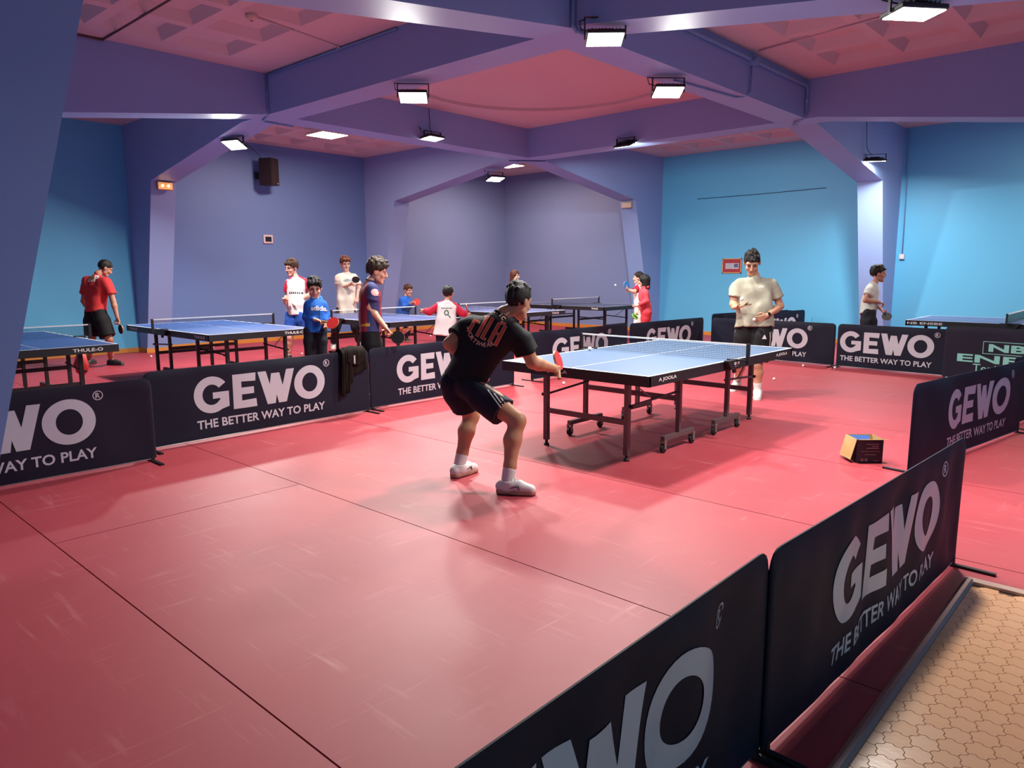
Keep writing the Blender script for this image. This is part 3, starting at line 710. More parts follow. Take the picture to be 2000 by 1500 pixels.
def glass_mat():
    if 'clear_glass' in MATS: return MATS['clear_glass']
    m = bpy.data.materials.new('clear_glass'); m.use_nodes = True; N = m.node_tree.nodes; L = m.node_tree.links
    tr = N.new('ShaderNodeBsdfTransparent'); gl = N.new('ShaderNodeBsdfGlossy'); gl.inputs['Roughness'].default_value = .05; mx = N.new('ShaderNodeMixShader'); mx.inputs[0].default_value = .06
    L.new(tr.outputs[0], mx.inputs[1]); L.new(gl.outputs[0], mx.inputs[2]); L.new(mx.outputs[0], N['Material Output'].inputs[0]); MATS['clear_glass'] = m; return m
notice()
t = thing('switch_box', 'small white switch box below a conduit on the right wall', 'switch', (11.5, .57, 1.81), D2(-90))
MB().bbox((-.045, -.05, -.05), (.045, 0, .05), .006).build('case', mat('white_plastic', (.66, .60, .60)), t); MB().box((-.02, -.056, -.03), (.02, -.049, .03)).build('rocker', M_WTXT, t)
def pipe(name, label, pts, r=.014, m=M_PIPE, cat='conduit', clips=True):
    # round the corners
    P = [Vector(p) for p in pts]; out = [P[0]]
    for i in range(1, len(P)-1):
        a, b = (P[i-1]-P[i]), (P[i+1]-P[i]); k = min(.07, a.length*.4, b.length*.4); a = a.normalized()*k; b = b.normalized()*k
        for u in (0, .25, .5, .75, 1): out.append(P[i]+a*(1-u)**2+b*u**2)
    out.append(P[-1]); t = thing(name, label, cat, tuple(P[0]))
    rel = [q-P[0] for q in out]; MB().tube(rel, r, 8).build('pipe', m, t, smooth=True)
    if clips:
        for i in range(len(P)-1):
            q = (P[i]*.5+P[i+1]*.5)-P[0]; MB().sphere(q, r*1.5, 8, 6).build('clip', m, t)
    return t
pipe('conduit', 'conduit running down the right wall to the switch box', [(11.48, .66, 4.25), (11.48, .60, 4.2), (11.48, .57, 1.86)], .010)
pipe('conduit', 'thick grey conduit bending under the near beam crossing', [(.852, .662, 4.3), (.852, .662, 3.745), (.95, .655, 3.725), (1.22, .56, 3.725)], .022)
pipe('conduit', 'conduit dropping in the corner of the left beam crossing', [(.865, 6.10, 4.28), (.865, 6.10, 3.78), (.93, 6.25, 3.74), (1.02, 6.55, 3.74), (1.55, 6.60, 3.745)], .016)
pipe('conduit', 'conduit along the top edge of the left beam', [(.865, 3.2, 4.28), (.865, 6.06, 4.28)], .013)
pipe('conduit', 'conduit across the left coffered ceiling to the smoke detector', [(-.449, 4.04, 4.295), (.86, 4.30, 4.295), (.865, 4.4, 4.285)], .011, M_CEIL)
pipe('conduit', 'dark conduit across the left coffered ceiling', [(-1.24, 6.1, 4.295), (-1.24, -1.0, 4.295)], .012, mat('dark_conduit', (.10, .05, .05), rough=.5))
pipe('conduit', 'dark conduit along the wall edge of the left ceiling', [(-1.24, 6.09, 4.285), (-5.0, 6.09, 4.285)], .014, mat('dark_conduit', (.10, .05, .05)))
pipe('conduit', 'thick conduit along the top edge of the right beam', [(1.4, .662, 4.20), (4.2, .662, 4.20), (6.40, .662, 4.20), (6.42, .672, 3.80), (6.46, .80, 3.74), (6.7, .95, 3.735)], .026)
pipe('conduit', 'conduit hanging from the right beam to a floodlight', [(4.55, .665, 4.16), (4.55, .665, 3.78), (4.45, .80, 3.742), (3.1, .93, 3.74)], .012)
pipe('conduit', 'conduit across the right coffered ceiling', [(4.55, .58, 4.288), (4.0, -2.5, 4.288)], .011, M_CEIL)
pipe('conduit', 'pair of thin cables under the far beam crossing', [(6.40, 6.60, 3.742), (6.66, 6.35, 3.742), (6.95, 6.10, 3.742)], .012, mat('blue_cable', (.07, .09, .25), rough=.5))
jb = thing('junction_box', 'blue junction box at the top of the right beam', 'box', (4.55, .65, 4.18)); MB().lathe([(.055, -.07), (.055, .07)], (0, 0, 0), (0, 1, 0), 14).build('case', M_PIPE, jb)
sd = thing('smoke_detector', 'round white smoke detector on the left coffered ceiling', 'detector', (-.449, 4.04, 4.304))
MB().lathe([(.06, 0), (.062, -.025), (.05, -.045), (.03, -.06), (.0, -.064)][::-1], (0, 0, 0), (0, 0, 1), 18).build('case', mat('cream_plastic', (.55, .45, .40), rough=.5), sd); MB().lathe([(.012, -.075), (.012, -.06)], (0, 0, 0), (0, 0, 1), 10).build('sensor', M_CAST, sd)
pipe('curtain_wire', 'thin wire strung along the bright blue right wall', [(11.48, 5.146, 3.24), (11.48, 3.6, 3.245), (11.48, 2.144, 3.272)], .006, M_BLACK, 'wire')
pipe('lamp_cord', 'cord from the far left beam down to its floodlight', [(3.86, 6.09, 4.28), (3.86, 6.07, 3.95), (3.84, 6.0, 3.86)], .006, M_BLACK, 'cord', clips=False)
pipe('lamp_cord', 'long cord down to the floodlight at the right column', [(9.05, .66, 4.28), (9.05, .62, 3.62), (9.2, .57, 3.52)], .005, M_BLACK, 'cord', clips=False)
po = thing('pouch', 'small red pouch hanging under the end of the leftmost table', 'pouch', tuple(at_depth(157, 688, 9.6)))
MB().lathe([(.03, -.30), (.07, -.26), (.085, -.16), (.06, -.05), (.02, 0)], (0, 0, 0), (0, 0, 1), 14).build('bag', mat('red_nylon', (.50, .02, .02), rough=.6, bump=.4, bscale=20), po, smooth=True); MB().tube([(0, 0, 0), (.02, 0, .12)], .004, 6).build('strap', M_BLACK, po)
# ---------------------------------------------------------------- people: smooth volumes meshed on a grid
def V3(*a): return np.array(a, float)
def nrm(v): v = np.array(v, float); return v/max(1e-9, np.linalg.norm(v))
def lerp(a, b, t): return a+(b-a)*t
class Vol:
    def __init__(s, h): s.h = h; s.p = []; s.pl = []; s.noise = None
    def cone(s, a, b, ra, rb, k=.02, n=None, q=1.0, cut=(), sub=False):
        a = np.array(a, float); b = np.array(b, float); R = max(ra, rb)*max(1, q)
        s.p.append(('c', np.minimum(a, b)-R, np.maximum(a, b)+R, (a, b, ra, rb, n, q), k, cut, sub)); return s
    def ell(s, c, ax, rad, k=.02, cut=(), sub=False):
        c = np.array(c, float); R = max(rad); s.p.append(('e', c-R, c+R, (c, ax, rad), k, cut, sub)); return s
    def run(s):
        h = s.h; lo = np.min([p[1] for p in s.p if not p[6]], 0)-4*h; hi = np.max([p[2] for p in s.p if not p[6]], 0)+4*h
        dim = np.ceil((hi-lo)/h).astype(int)+1; D = np.full(dim, .3, np.float32)
        A = [lo[i]+h*np.arange(dim[i]) for i in range(3)]
        for (ty, l, u, ar, k, cut, sub) in s.p:
            i0 = np.maximum(0, np.floor((l-k-3*h-lo)/h).astype(int)); i1 = np.minimum(dim, np.ceil((u+k+3*h-lo)/h).astype(int)+1)
            if np.any(i1 <= i0): continue
            X = A[0][i0[0]:i1[0], None, None]; Y = A[1][None, i0[1]:i1[1], None]; Z = A[2][None, None, i0[2]:i1[2]]
            if ty == 'c':
                a, b, ra, rb, n, q = ar; ba = b-a; L2 = max(1e-9, ba@ba); x, y, z = X-a[0], Y-a[1], Z-a[2]
                t = np.clip((x*ba[0]+y*ba[1]+z*ba[2])/L2, 0, 1); x = x-t*ba[0]; y = y-t*ba[1]; z = z-t*ba[2]
                d2 = x*x+y*y+z*z
                if n is not None and q != 1: wn = x*n[0]+y*n[1]+z*n[2]; d2 = np.maximum(0, d2+wn*wn*(1/q**2-1))
                d = np.sqrt(d2)-(ra+(rb-ra)*t)
            else:
                c, ax, rad = ar; x, y, z = X-c[0], Y-c[1], Z-c[2]; k0 = 0; k1 = 0
                for i in range(3): w = x*ax[i][0]+y*ax[i][1]+z*ax[i][2]; k0 = k0+(w/rad[i])**2; k1 = k1+(w/rad[i]**2)**2
                k0 = np.sqrt(k0); k1 = np.sqrt(k1)+1e-9; d = k0*(k0-1)/k1
            for (pt, nn) in cut: d = np.maximum(d, (X-pt[0])*nn[0]+(Y-pt[1])*nn[1]+(Z-pt[2])*nn[2])
            sl = tuple(slice(i0[i], i1[i]) for i in range(3)); S = D[sl]
            if sub: S = -S; 
            hh = np.clip(.5+.5*(d-S)/k, 0, 1); r = d*(1-hh)+S*hh-k*hh*(1-hh)
            D[sl] = -r if sub else r
        X = A[0][:, None, None]; Y = A[1][None, :, None]; Z = A[2][None, None, :]
        if s.noise: D = D+s.noise(X, Y, Z).astype(np.float32)
        for (pt, nn) in s.pl: D = np.maximum(D, (X-pt[0])*nn[0]+(Y-pt[1])*nn[1]+(Z-pt[2])*nn[2])
        return surfnet(D, lo, h)
def surfnet(D, lo, h):
    S = D < 0; nx, ny, nz = D.shape; c = np.zeros((nx-1, ny-1, nz-1), np.int8); cor = [(i, j, k) for i in (0, 1) for j in (0, 1) for k in (0, 1)]
    for (i, j, k) in cor: c += S[i:nx-1+i, j:ny-1+j, k:nz-1+k]
    act = (c > 0) & (c < 8); I = np.argwhere(act); idx = np.full(act.shape, -1, np.int64); idx[act] = np.arange(len(I))
    acc = np.zeros((len(I), 3)); cnt = np.zeros(len(I))
    for a in cor:
        for ax in range(3):
            if a[ax]: continue
            b = list(a); b[ax] = 1; da = D[I[:, 0]+a[0], I[:, 1]+a[1], I[:, 2]+a[2]]; db = D[I[:, 0]+b[0], I[:, 1]+b[1], I[:, 2]+b[2]]
            m = (da < 0) != (db < 0); t = np.where(m, da/np.where(m, da-db, 1), 0); p = np.tile(np.array(a, float), (len(I), 1)); p[:, ax] += t
            acc[m] += p[m]; cnt[m] += 1
    V = (I+acc/np.maximum(cnt, 1)[:, None])*h+lo; Q = []
    for ax in range(3):
        sl0 = [slice(1, -1)]*3; sl1 = [slice(1, -1)]*3; sl0[ax] = slice(0, -1); sl1[ax] = slice(1, None)
        a = S[tuple(sl0)]; b = S[tuple(sl1)]; E = np.argwhere(a != b)
        if not len(E): continue
        inside = a[tuple(E.T)]; off = np.ones(3, int); off[ax] = 0; E = E+off; o1 = [0, 0, 0]; o2 = [0, 0, 0]; o1[(ax+1) % 3] = -1; o2[(ax+2) % 3] = -1
        o1 = np.array(o1); o2 = np.array(o2); q = np.stack([idx[tuple((E+o).T)] for o in (0*o1, o1, o1+o2, o2)], 1)
        q[~inside] = q[~inside][:, ::-1]; Q.append(q)
    Q = np.concatenate(Q); Q = Q[(Q >= 0).all(1)]
    return V, Q
def np_mesh(name, parts, m):
    V = []; Q = []; o = 0
    for v, q in parts: V.append(v); Q.append(q+o); o += len(v)
    V = np.concatenate(V); Q = np.concatenate(Q); me = bpy.data.meshes.new(name); me.vertices.add(len(V)); me.vertices.foreach_set('co', V.astype(np.float32).ravel())
    me.loops.add(len(Q)*4); me.loops.foreach_set('vertex_index', Q.astype(np.int32).ravel()); me.polygons.add(len(Q)); me.polygons.foreach_set('loop_start', np.arange(len(Q), dtype=np.int32)*4)
    me.polygons.foreach_set('use_smooth', np.ones(len(Q), bool)); me.update(calc_edges=True); me.validate(); me.materials.append(m); return me
CRH = nrm(V3(CR[0], CR[1], 0)); CFH = nrm(V3(CF[0], CF[1], 0)); ZZ = V3(0, 0, 1)
def cdir(r, u, a): return nrm(CRH*r+ZZ*u+CFH*a)
def wrinkle(amp, f=1.0, seed=0):
    rs = np.random.RandomState(seed); K = rs.normal(size=(5, 3))*np.array([22, 22, 9])*f; ph = rs.uniform(0, 6.28, 5)
    def fn(X, Y, Z):
        r = 0
        for i in range(5): r = r+np.sin(X*K[i, 0]+Y*K[i, 1]+Z*K[i, 2]+ph[i]+1.5*np.sin(X*K[(i+1) % 5, 1]*.6+Z*7))/5
        return amp*r
    return fn
SKIN = {}
def skin(name, col): return mat('skin_'+name, col, rough=.5, spec=.35, var=.06, vscale=12, sss=.12)
def cloth(name, col, **k): return mat(name, col, rough=k.get('rough', .8), spec=.25, var=.06, vscale=5, bump=.12, bscale=180)
PPL = {}
def person(key, label, D, J, k=1.0, face=(0, 0, -1), hup=None, hs=1.0, skinc=(.55, .30, .20), hair=None, hairc=(.012, .008, .006), top=None, bottom=None, shoes=None, socks=None, curl=(.8, .8), palm=(None, None), h=.0115, hh=.006, eyes=True, pfwd=None, ak=1.12, lk=1.10, fk=1.08):
    def R(j):
        if len(j) == 4: return at_z(j[0], j[1], j[3])
        return at_depth(j[0], j[1], D+j[2])
    P = {n: R(v) for n, v in J.items()}
    shL, shR, pel, nck, hd = P['shL'], P['shR'], P['pel'], P['nck'], P['hd']
    C = (shL+shR)/2; A = nrm(C-pel); latS = nrm(shL-shR); fwd = nrm(np.cross(latS, A))
    latP = latS
    if pfwd is not None: latP = nrm(np.cross(ZZ, cdir(*pfwd)))
    latP = nrm(latP-ZZ*(latP@ZZ)*.7)
    hipw = .088*k
    for s, sg in (('L', 1), ('R', -1)):
        P['hip'+s] = pel+latP*hipw*sg-A*.03*k
        if 'ank'+s not in P: q = P['hip'+s].copy(); q[2] = .09*k; q = q+latP*.03*sg*k; P['ank'+s] = q
        if 'kne'+s not in P:
            q = lerp(P['hip'+s], P['ank'+s], .5); P['kne'+s] = q+nrm(V3(fwd[0], fwd[1], 0))*.03
        if 'toe'+s not in P: q = P['ank'+s]+nrm(V3(fwd[0], fwd[1], 0))*.16*k; q[2] = .02; P['toe'+s] = q
    base = lerp(P['ankL'], P['ankR'], .5).copy(); base[2] = 0
    for n in P: P[n] = P[n]-base
    shL, shR, pel, nck, hd = P['shL'], P['shR'], P['pel'], P['nck'], P['hd']; C = (shL+shR)/2; sw = np.linalg.norm(shL-shR)
    hF = cdir(*face); hU = cdir(*hup) if hup else ZZ; hU = nrm(hU-hF*(hU@hF)); hL = nrm(np.cross(hU, hF)); s_ = hs
    ax = (hL, hF, hU)
    def H(l, f, u): return hd+(hL*l+hF*f+hU*u)*s_
    body = Vol(h)
    for sg in (1, -1):
        tp = C-A*.075*k+latS*sg*(sw/2-.085*k); w = pel+A*.14*k+latP*sg*.05*k; hp = pel-A*.03*k+latP*sg*.065*k
        body.cone(tp, w, .080*k, .078*k, .04, fwd, 1.0); body.cone(w, hp, .078*k, .085*k, .04)
    body.cone(lerp(shL, C, .2)-A*.02*k, lerp(shR, C, .2)-A*.02*k, .05*k, .05*k, .04); body.cone(C-A*.02*k, nck, .065*k, .052*k, .04); body.cone(nck, H(0, -.012, -.03), .048*k, .044*k, .02)
    for s in 'LR':
        sh, el, wr = P['sh'+s], P['elb'+s], P['wri'+s]; ka = k*ak; body.cone(lerp(sh, C, .1)-A*.03*k, lerp(sh, el, .5), .044*k, .042*ka, .03); body.cone(lerp(sh, el, .5), el, .042*ka, .036*ka, .02); body.cone(el, lerp(el, wr, .3), .036*ka, .038*ka, .02); body.cone(lerp(el, wr, .3), wr, .038*ka, .024*ka, .02)
        hp, kn, an = P['hip'+s], P['kne'+s], P['ank'+s]; kl = k*lk; body.cone(hp, lerp(hp, kn, .5), .080*k, .068*kl, .03); body.cone(lerp(hp, kn, .5), kn, .068*kl, .050*kl, .03)
        back = nrm(np.cross(np.cross(kn-hp, an-kn), an-kn)) if np.linalg.norm(np.cross(kn-hp, an-kn)) > 1e-3 else -fwd
        if back@fwd > 0: back = -back
        body.cone(kn, lerp(kn, an, .32)+back*.014*k, .048*kl, .052*kl, .03); body.cone(lerp(kn, an, .32)+back*.014*k, lerp(kn, an, .75), .052*kl, .036*kl, .03); body.cone(lerp(kn, an, .75), an, .036*kl, .031*kl, .03)
        tdir = nrm(P['toe'+s]-an); body.cone(an, an+V3(tdir[0], tdir[1], -.35)*.10*k, .030*k, .028*k, .02)
    bparts = [body.run()]
    # head
    hv = Vol(hh)
    hv.ell(H(0, -.012, .035), ax, [r*s_ for r in (.074, .093, .088)], .02); hv.ell(H(0, .030, -.035), ax, [r*s_ for r in (.058, .060, .080)], .03)
    hv.cone(H(.018, .070, -.098), H(-.018, .070, -.098), .022*s_, .022*s_, .03); hv.cone(H(.040, .015, -.066), H(-.040, .015, -.066), .019*s_, .019*s_, .025)
    hv.cone(H(.04, .070, .034), H(-.04, .070, .034), .018*s_, .018*s_, .02)
    for sg in (1, -1):
        hv.ell(H(.031*sg, .100, .010), ax, [r*s_ for r in (.021, .018, .014)], .012, sub=True); hv.ell(H(.040*sg, .066, -.025), ax, [r*s_ for r in (.022, .018, .02)], .02)
        hv.ell(H(.077*sg, -.010, -.004), ax, [r*s_ for r in (.011, .022, .033)], .008)
    hv.cone(H(0, .090, .020), H(0, .110, -.022), .009*s_, .013*s_, .010); hv.cone(H(.014, .098, -.026), H(-.014, .098, -.026), .008*s_, .008*s_, .008)
    hv.cone(H(.016, .086, -.056), H(-.016, .086, -.056), .009*s_, .009*s_, .010)
    hv.cone(lerp(nck, H(0, -.012, -.05), .25), H(0, -.016, -.05), .046*k, .044*s_, .015); bparts.append(hv.run())
    # hands
    for i, s in enumerate('LR'):
        wr, el = P['wri'+s], P['elb'+s]; fdir = nrm(P['hnd'+s]-wr) if 'hnd'+s in P else nrm(wr-el)
        pn = cdir(*palm[i]) if palm[i] is not None else nrm(np.cross(fdir, latS*(1 if s == 'L' else -1)+ZZ*.2)); pn = nrm(pn-fdir*(pn@fdir)); side = nrm(np.cross(fdir, pn))*(1 if s == 'R' else -1)   # toward the thumb
        hk = .95*k; hv2 = Vol(max(.0045, hh*.8)); cu = curl[i]
        for q in (-1, 0, 1): hv2.cone(wr+side*.014*q*hk, wr+fdir*.078*hk+side*.024*q*hk, .015*hk, .0125*hk, .012)
        hv2.cone(wr-fdir*.04, wr+fdir*.02*hk, .024*k, .021*hk, .012)
        for q, Lf in enumerate((.078, .086, .080, .062)):
            b = wr+fdir*.082*hk+side*(.030-.020*q)*hk; d = fdir; segs = (.44, .31, .25); r = .0090*hk
            for j, sgm in enumerate(segs):
                a = cu*(.9, 1.25, .9)[j]; d = nrm(d*math.cos(a)+pn*math.sin(a)) if j == 0 else nrm(rot_to(d, fdir, pn, a)); e = b+d*Lf*sgm*hk
                hv2.cone(b, e, r, r*.9, .004); b = e; r *= .92
        tb = wr+fdir*.028*hk+side*.026*hk; td = nrm(side*.75+fdir*.6+pn*.35); te = tb+td*.040*hk; hv2.cone(tb, te, .0125*hk, .0105*hk, .008); td2 = nrm(side*(.35-.5*cu)+fdir*.8+pn*(.3+.5*cu)); hv2.cone(te, te+td2*.034*hk, .0100*hk, .0085*hk, .004)
        bparts.append(hv2.run())
    o = link('person', np_mesh('person', bparts, skin(key, skinc)), None, None, loc=tuple(base)); tag(o, label, 'person', 'people playing table tennis')
    PPL[key] = dict(o=o, P=P, base=base, A=A, fwd=fwd, latS=latS, k=k, H=H, ax=ax, s=s_, nck=nck)
    def child(name, parts, m): return link(name, np_mesh(name, parts, m), None, o)
    # shirt
    if top:
        g = top.get('grow', .018); v = Vol(h); hem = top.get('hem', .10)*k; hp_ = pel-A*hem; cut = [(hp_, -A)]; wd = top.get('wide', 1.0)
        for sg in (1, -1):
            tp = C-A*.085*k+latS*sg*(sw/2-.085*k); w = pel+A*.14*k+latP*sg*.055*k*wd; hq = pel-A*(hem+.05)+latP*sg*.068*k*wd
            v.cone(tp, w, .086*k+g, .084*k+g*1.2, .05, cut=cut); v.cone(w, hq, .084*k+g*1.2, (.090+.02*(wd-1))*k+g*1.4, .05, cut=cut)
        v.cone(C-A*.12*k, pel-A*(hem+.04), .090*k+g, .092*k+g*1.2, .06, cut=cut)
        v.cone(C-A*.05*k, lerp(C, nck, .18), .070*k+g*.4, .058*k+g*.2, .05)
        for q_ in (shL, shR): v.cone(lerp(C, nck, .28), lerp(q_, C, .10)-A*.030*k, .046*k+g*.3, .048*k+g*.5, .05); v.cone(lerp(q_, C, .12)-A*.04*k, lerp(q_, C, .5)-A*.13*k, .052*k+g*.5, .085*k+g*.6, .05)
        v.noise = wrinkle(top.get('wr', .014), 1.0, len(key)+3); v.pl = [(hp_, -A)]
        sv = {}
        for s in 'LR':
            sh, el, wr = P['sh'+s], P['elb'+s], P['wri'+s]; ka = k*ak; fr = top.get('sleeve', .62); tgt = v if 'sleevec' not in top else Vol(h)
            if fr <= 1:
                d = nrm(el-sh); e = lerp(sh, el, fr); q0 = lerp(sh, C, .10)-A*.028*k; m0 = lerp(q0, e, .45); tgt.cone(q0, m0, .050*k+g*.55, .052*ka+g*.8, .045); tgt.cone(m0, e+d*.05, .052*ka+g*.8, .054*ka+g*1.1, .014, cut=[(e, d)])
            else:
                e = lerp(el, wr, fr-1); d = nrm(wr-el); q0 = lerp(sh, C, .08)-A*.024*k; m0 = lerp(q0, el, .35); tgt.cone(q0, m0, .050*k+g*.6, .048*k+g*.7, .04); tgt.cone(m0, el, .048*k+g*.7, .044*k+g*.8, .012); tgt.cone(el, e+d*.04, .044*k+g*.8, .032*k+g*.6, .010, cut=[(e, d)])
            if tgt is not v:
                tgt.cone(lerp(sh, C, .10)-A*.026*k, lerp(sh, nck, .70)-A*.004, .052*k+g*.62, .040*k+g*.35, .03); tgt.noise = wrinkle(.004, 1.2, 5); sv[s] = tgt
        if top.get('hood'):
            v.cone(nck-fwd*.05*k-A*.01+latS*.05*k, nck-fwd*.05*k-A*.01-latS*.05*k, .050*k, .050*k, .03); v.cone(nck+fwd*.02*k+latS*.055*k, nck-fwd*.05*k+latS*.06*k, .034*k, .045*k, .03); v.cone(nck+fwd*.02*k-latS*.055*k, nck-fwd*.05*k-latS*.06*k, .034*k, .045*k, .03)
        vq = v.run(); so = child(top.get('name', 'shirt'), [vq], top['m']); PPL[key]['shirt'] = so; PPL[key]['bvh'] = BVHTree.FromPolygons([tuple(x) for x in vq[0]], [tuple(int(i) for i in f) for f in vq[1]])
        for s in sv: child('sleeve', [sv[s].run()], top['sleevec'])
        if not top.get('hood'):
            mb = MB(); nd = nrm(hd-nck); x1 = nrm(np.cross(nd, fwd)); y1 = np.cross(nd, x1); c0 = lerp(C, nck, .58)
            mb.tube([c0+(x1*math.cos(a)+y1*math.sin(a)*.95)*(.062*k)+y1*0-A*.012*k*math.cos(a-PI/2)*(1 if y1@fwd > 0 else -1) for a in np.linspace(0, 2*PI, 20, endpoint=False)], .008*k, 6, closed=True); mb.build('collar', top.get('collar', top['m']), so, smooth=True)
    if bottom:
        g = bottom.get('grow', .018); v = Vol(h); fr = bottom['len']
        for s in 'LR':
            hp, kn, an = P['hip'+s], P['kne'+s], P['ank'+s]; d = nrm(kn-hp)
            if fr <= 1:
                e = lerp(hp, kn, fr); v.cone(hp, lerp(hp, e, .35), .080*k+g*.35, .088*k+g*.9, .035); v.cone(lerp(hp, e, .35), e+d*.06, .088*k+g*.9, (.074+.012)*k+g, .035, cut=[(e, d)])
            else:
                e = lerp(kn, an, fr-1); d2 = nrm(an-kn); v.cone(hp, lerp(hp, kn, .3), .074*k+g*.2, .082*k+g*.6, .03); v.cone(lerp(hp, kn, .3), kn, .082*k+g*.6, .060*k+g, .03); v.cone(kn, e+d2*.03, .060*k+g, .048*k+g*.8, .03, cut=[(e, d2)])
            v.cone(pel+A*.05*k+latP*(.04*k if s == 'L' else -.04*k), hp, .070*k, .086*k+g*.7, .04)
        v.noise = wrinkle(.011, 1.0, len(key)+9); v.pl = [(pel+A*.06*k, A)]
        vq = v.run(); bo = child(bottom.get('name', 'shorts'), [vq], bottom['m']); PPL[key]['bottom'] = bo; PPL[key]['bbvh'] = BVHTree.FromPolygons([tuple(x) for x in vq[0]], [tuple(int(i) for i in f) for f in vq[1]])
    if shoes:
        k0 = k; k = k*fk
        for s in 'LR':
            an, toe = P['ank'+s], P['toe'+s]; d = nrm(V3(toe[0]-an[0], toe[1]-an[1], 0)); lt = np.cross(ZZ, d); L = max(.16*k, np.linalg.norm((toe-an)[:2])); z0 = an[2]-.085*k0; hl = V3(an[0], an[1], z0)-d*.052*k
            v = Vol(.006); F0 = V3(an[0], an[1], z0)
            v.cone(hl+ZZ*.045*k+d*.012, F0+ZZ*.05*k+d*.02, .036*k, .040*k, .02); v.cone(F0+ZZ*.052*k, F0+d*(L*.45)+ZZ*.048*k, .042*k, .038*k, .025); v.cone(F0+d*(L*.45)+ZZ*.042*k, F0+d*(L-.03)+ZZ*.030*k, .040*k, .034*k, .02); v.cone(an-ZZ*.03*k, an+ZZ*.012*k, .040*k, .042*k, .02, cut=[(an+ZZ*.006*k, ZZ)])
            v.pl = [(F0+ZZ*.016*k, -ZZ)]; sh = child('shoe', [v.run()], shoes['m'])
            v = Vol(.006); v.cone(hl+ZZ*.014*k+d*.02, F0+d*(L*.4)+ZZ*.014*k, .040*k, .040*k, .02); v.cone(F0+d*(L*.4)+ZZ*.014*k, F0+d*(L-.03)+ZZ*.014*k, .042*k, .037*k, .02); v.pl = [(F0+ZZ*.030*k, ZZ), (F0+ZZ*.001, -ZZ)]
            link('sole', np_mesh('sole', [v.run()], shoes.get('sole', shoes['m'])), None, sh)
            if shoes.get('lace'):
                mb = MB()
                for i in range(4):
                    c0 = F0+d*(L*(.20+.10*i))+ZZ*(.104-.009*i)*k; mb.tube([c0-lt*.026-ZZ*.016, c0-lt*.010+ZZ*.001, c0+lt*.010+d*.012+ZZ*.001, c0+lt*.026+d*.012-ZZ*.016], .0042, 5)
                mb.build('laces', shoes['lace'], sh)
            if shoes.get('mark'):
                for sg in (1, -1):
                    mb = MB(); q = [F0+d*(L*.05)+ZZ*.040*k, F0+d*(L*.38)+ZZ*.056*k, F0+d*(L*.50)+ZZ*.034*k, F0+d*(L*.44)+ZZ*.062*k]
                    mb.tube([x+lt*sg*(.0425*k) for x in q], .0042, 5); mb.build('stripe', shoes['mark'], sh)
    if shoes: k = k0
    if socks:
        for s in 'LR':
            kn, an = P['kne'+s], P['ank'+s]; d = nrm(kn-an); L = socks['len']*np.linalg.norm(kn-an); e = an+d*L; v = Vol(.008)
            r1 = .036+.020*min(1, socks['len']/.6); v.cone(an-d*.03, e+d*.03, .037*k*lk, r1*k*lk, .02, cut=[(e, d)]); child('sock', [v.run()], socks['m'])
    # hair
    if hair:
        mh = mat('hair_'+key, hairc, rough=.6, spec=.3, var=.3, vscale=60, bump=.5, bscale=90); v = Vol(hh); gr = hair.get('g', .012); vu = hair.get('top', 0.0)
        Nn = hF*.5-hU*.866; pt = H(0, hair.get('line', 0)-.030, 0); N2 = hF*.66-hU*.75; p2 = H(0, .004, 0)
        bobc = hair.get('bob')
        v.ell(H(0, -.014, .038+vu*.4), ax, [r*s_ for r in (.076+gr, .095+gr, .090+gr+vu*.6)], .012, cut=[(pt, Nn)] if not bobc else ())
        if not bobc: v.ell(H(0, -.013, .036), ax, [r*s_ for r in (.0785, .0975, .092)], .012, cut=[(p2, N2)])
        if vu or hair.get('fringe'):
            rs_ = np.random.RandomState(len(key)); 
            for _ in range(16):
                a_ = rs_.uniform(0, 6.28); b_ = rs_.uniform(.25, 1.25); q0 = (math.cos(a_)*math.sin(b_)*(.072+gr), math.sin(a_)*math.sin(b_)*(.090+gr)-.014, .038+vu*.7+math.cos(b_)*(.086+gr)); v.cone(H(*q0), H(q0[0]*1.06+.012, q0[1]*1.06+.016, q0[2]*1.01+.004), .016*s_, .007*s_, .010)
        if hair.get('fringe'): 
            fr = hair['fringe']; v.cone(H(.045, .062, .080), H(-.045, .062, .080), .024*s_, .024*s_, .02)
            for x_ in (-.046, -.026, -.006, .014, .034, .05): v.cone(H(x_, .070, .088), H(x_*1.08+.004, .088-abs(x_)*.32, .066-.016*fr), .014*s_, .006*s_, .010)
            v.cone(H(.064, .035, .05), H(.068, .03, .012), .015*s_, .007*s_, .02); v.cone(H(-.064, .035, .05), H(-.068, .03, .012), .015*s_, .007*s_, .02)
        if hair.get('bob'):
            for sg in (1, -1): v.cone(H(.066*sg, -.02, .03), H(.068*sg, -.02, -.13), .030*s_, .024*s_, .03); v.cone(H(.035*sg, -.075, .03), H(.04*sg, -.07, -.14), .045*s_, .035*s_, .03)
            v.ell(H(0, .085, -.05), ax, [r*s_ for r in (.054, .07, .095)], .015, sub=True)
        K2 = (np.array(hL)*160, np.array(hF)*70)
        def hn(X, Y, Z):
            a = X*K2[0][0]+Y*K2[0][1]+Z*K2[0][2]; b = X*K2[1][0]+Y*K2[1][1]+Z*K2[1][2]
            return .0022*s_*np.sin(a+1.3*np.sin(b))+.0035*s_*np.sin(a*.35+b*.5+2*np.sin(b*.4))
        v.noise = hn; child('hair', [v.run()], mh)
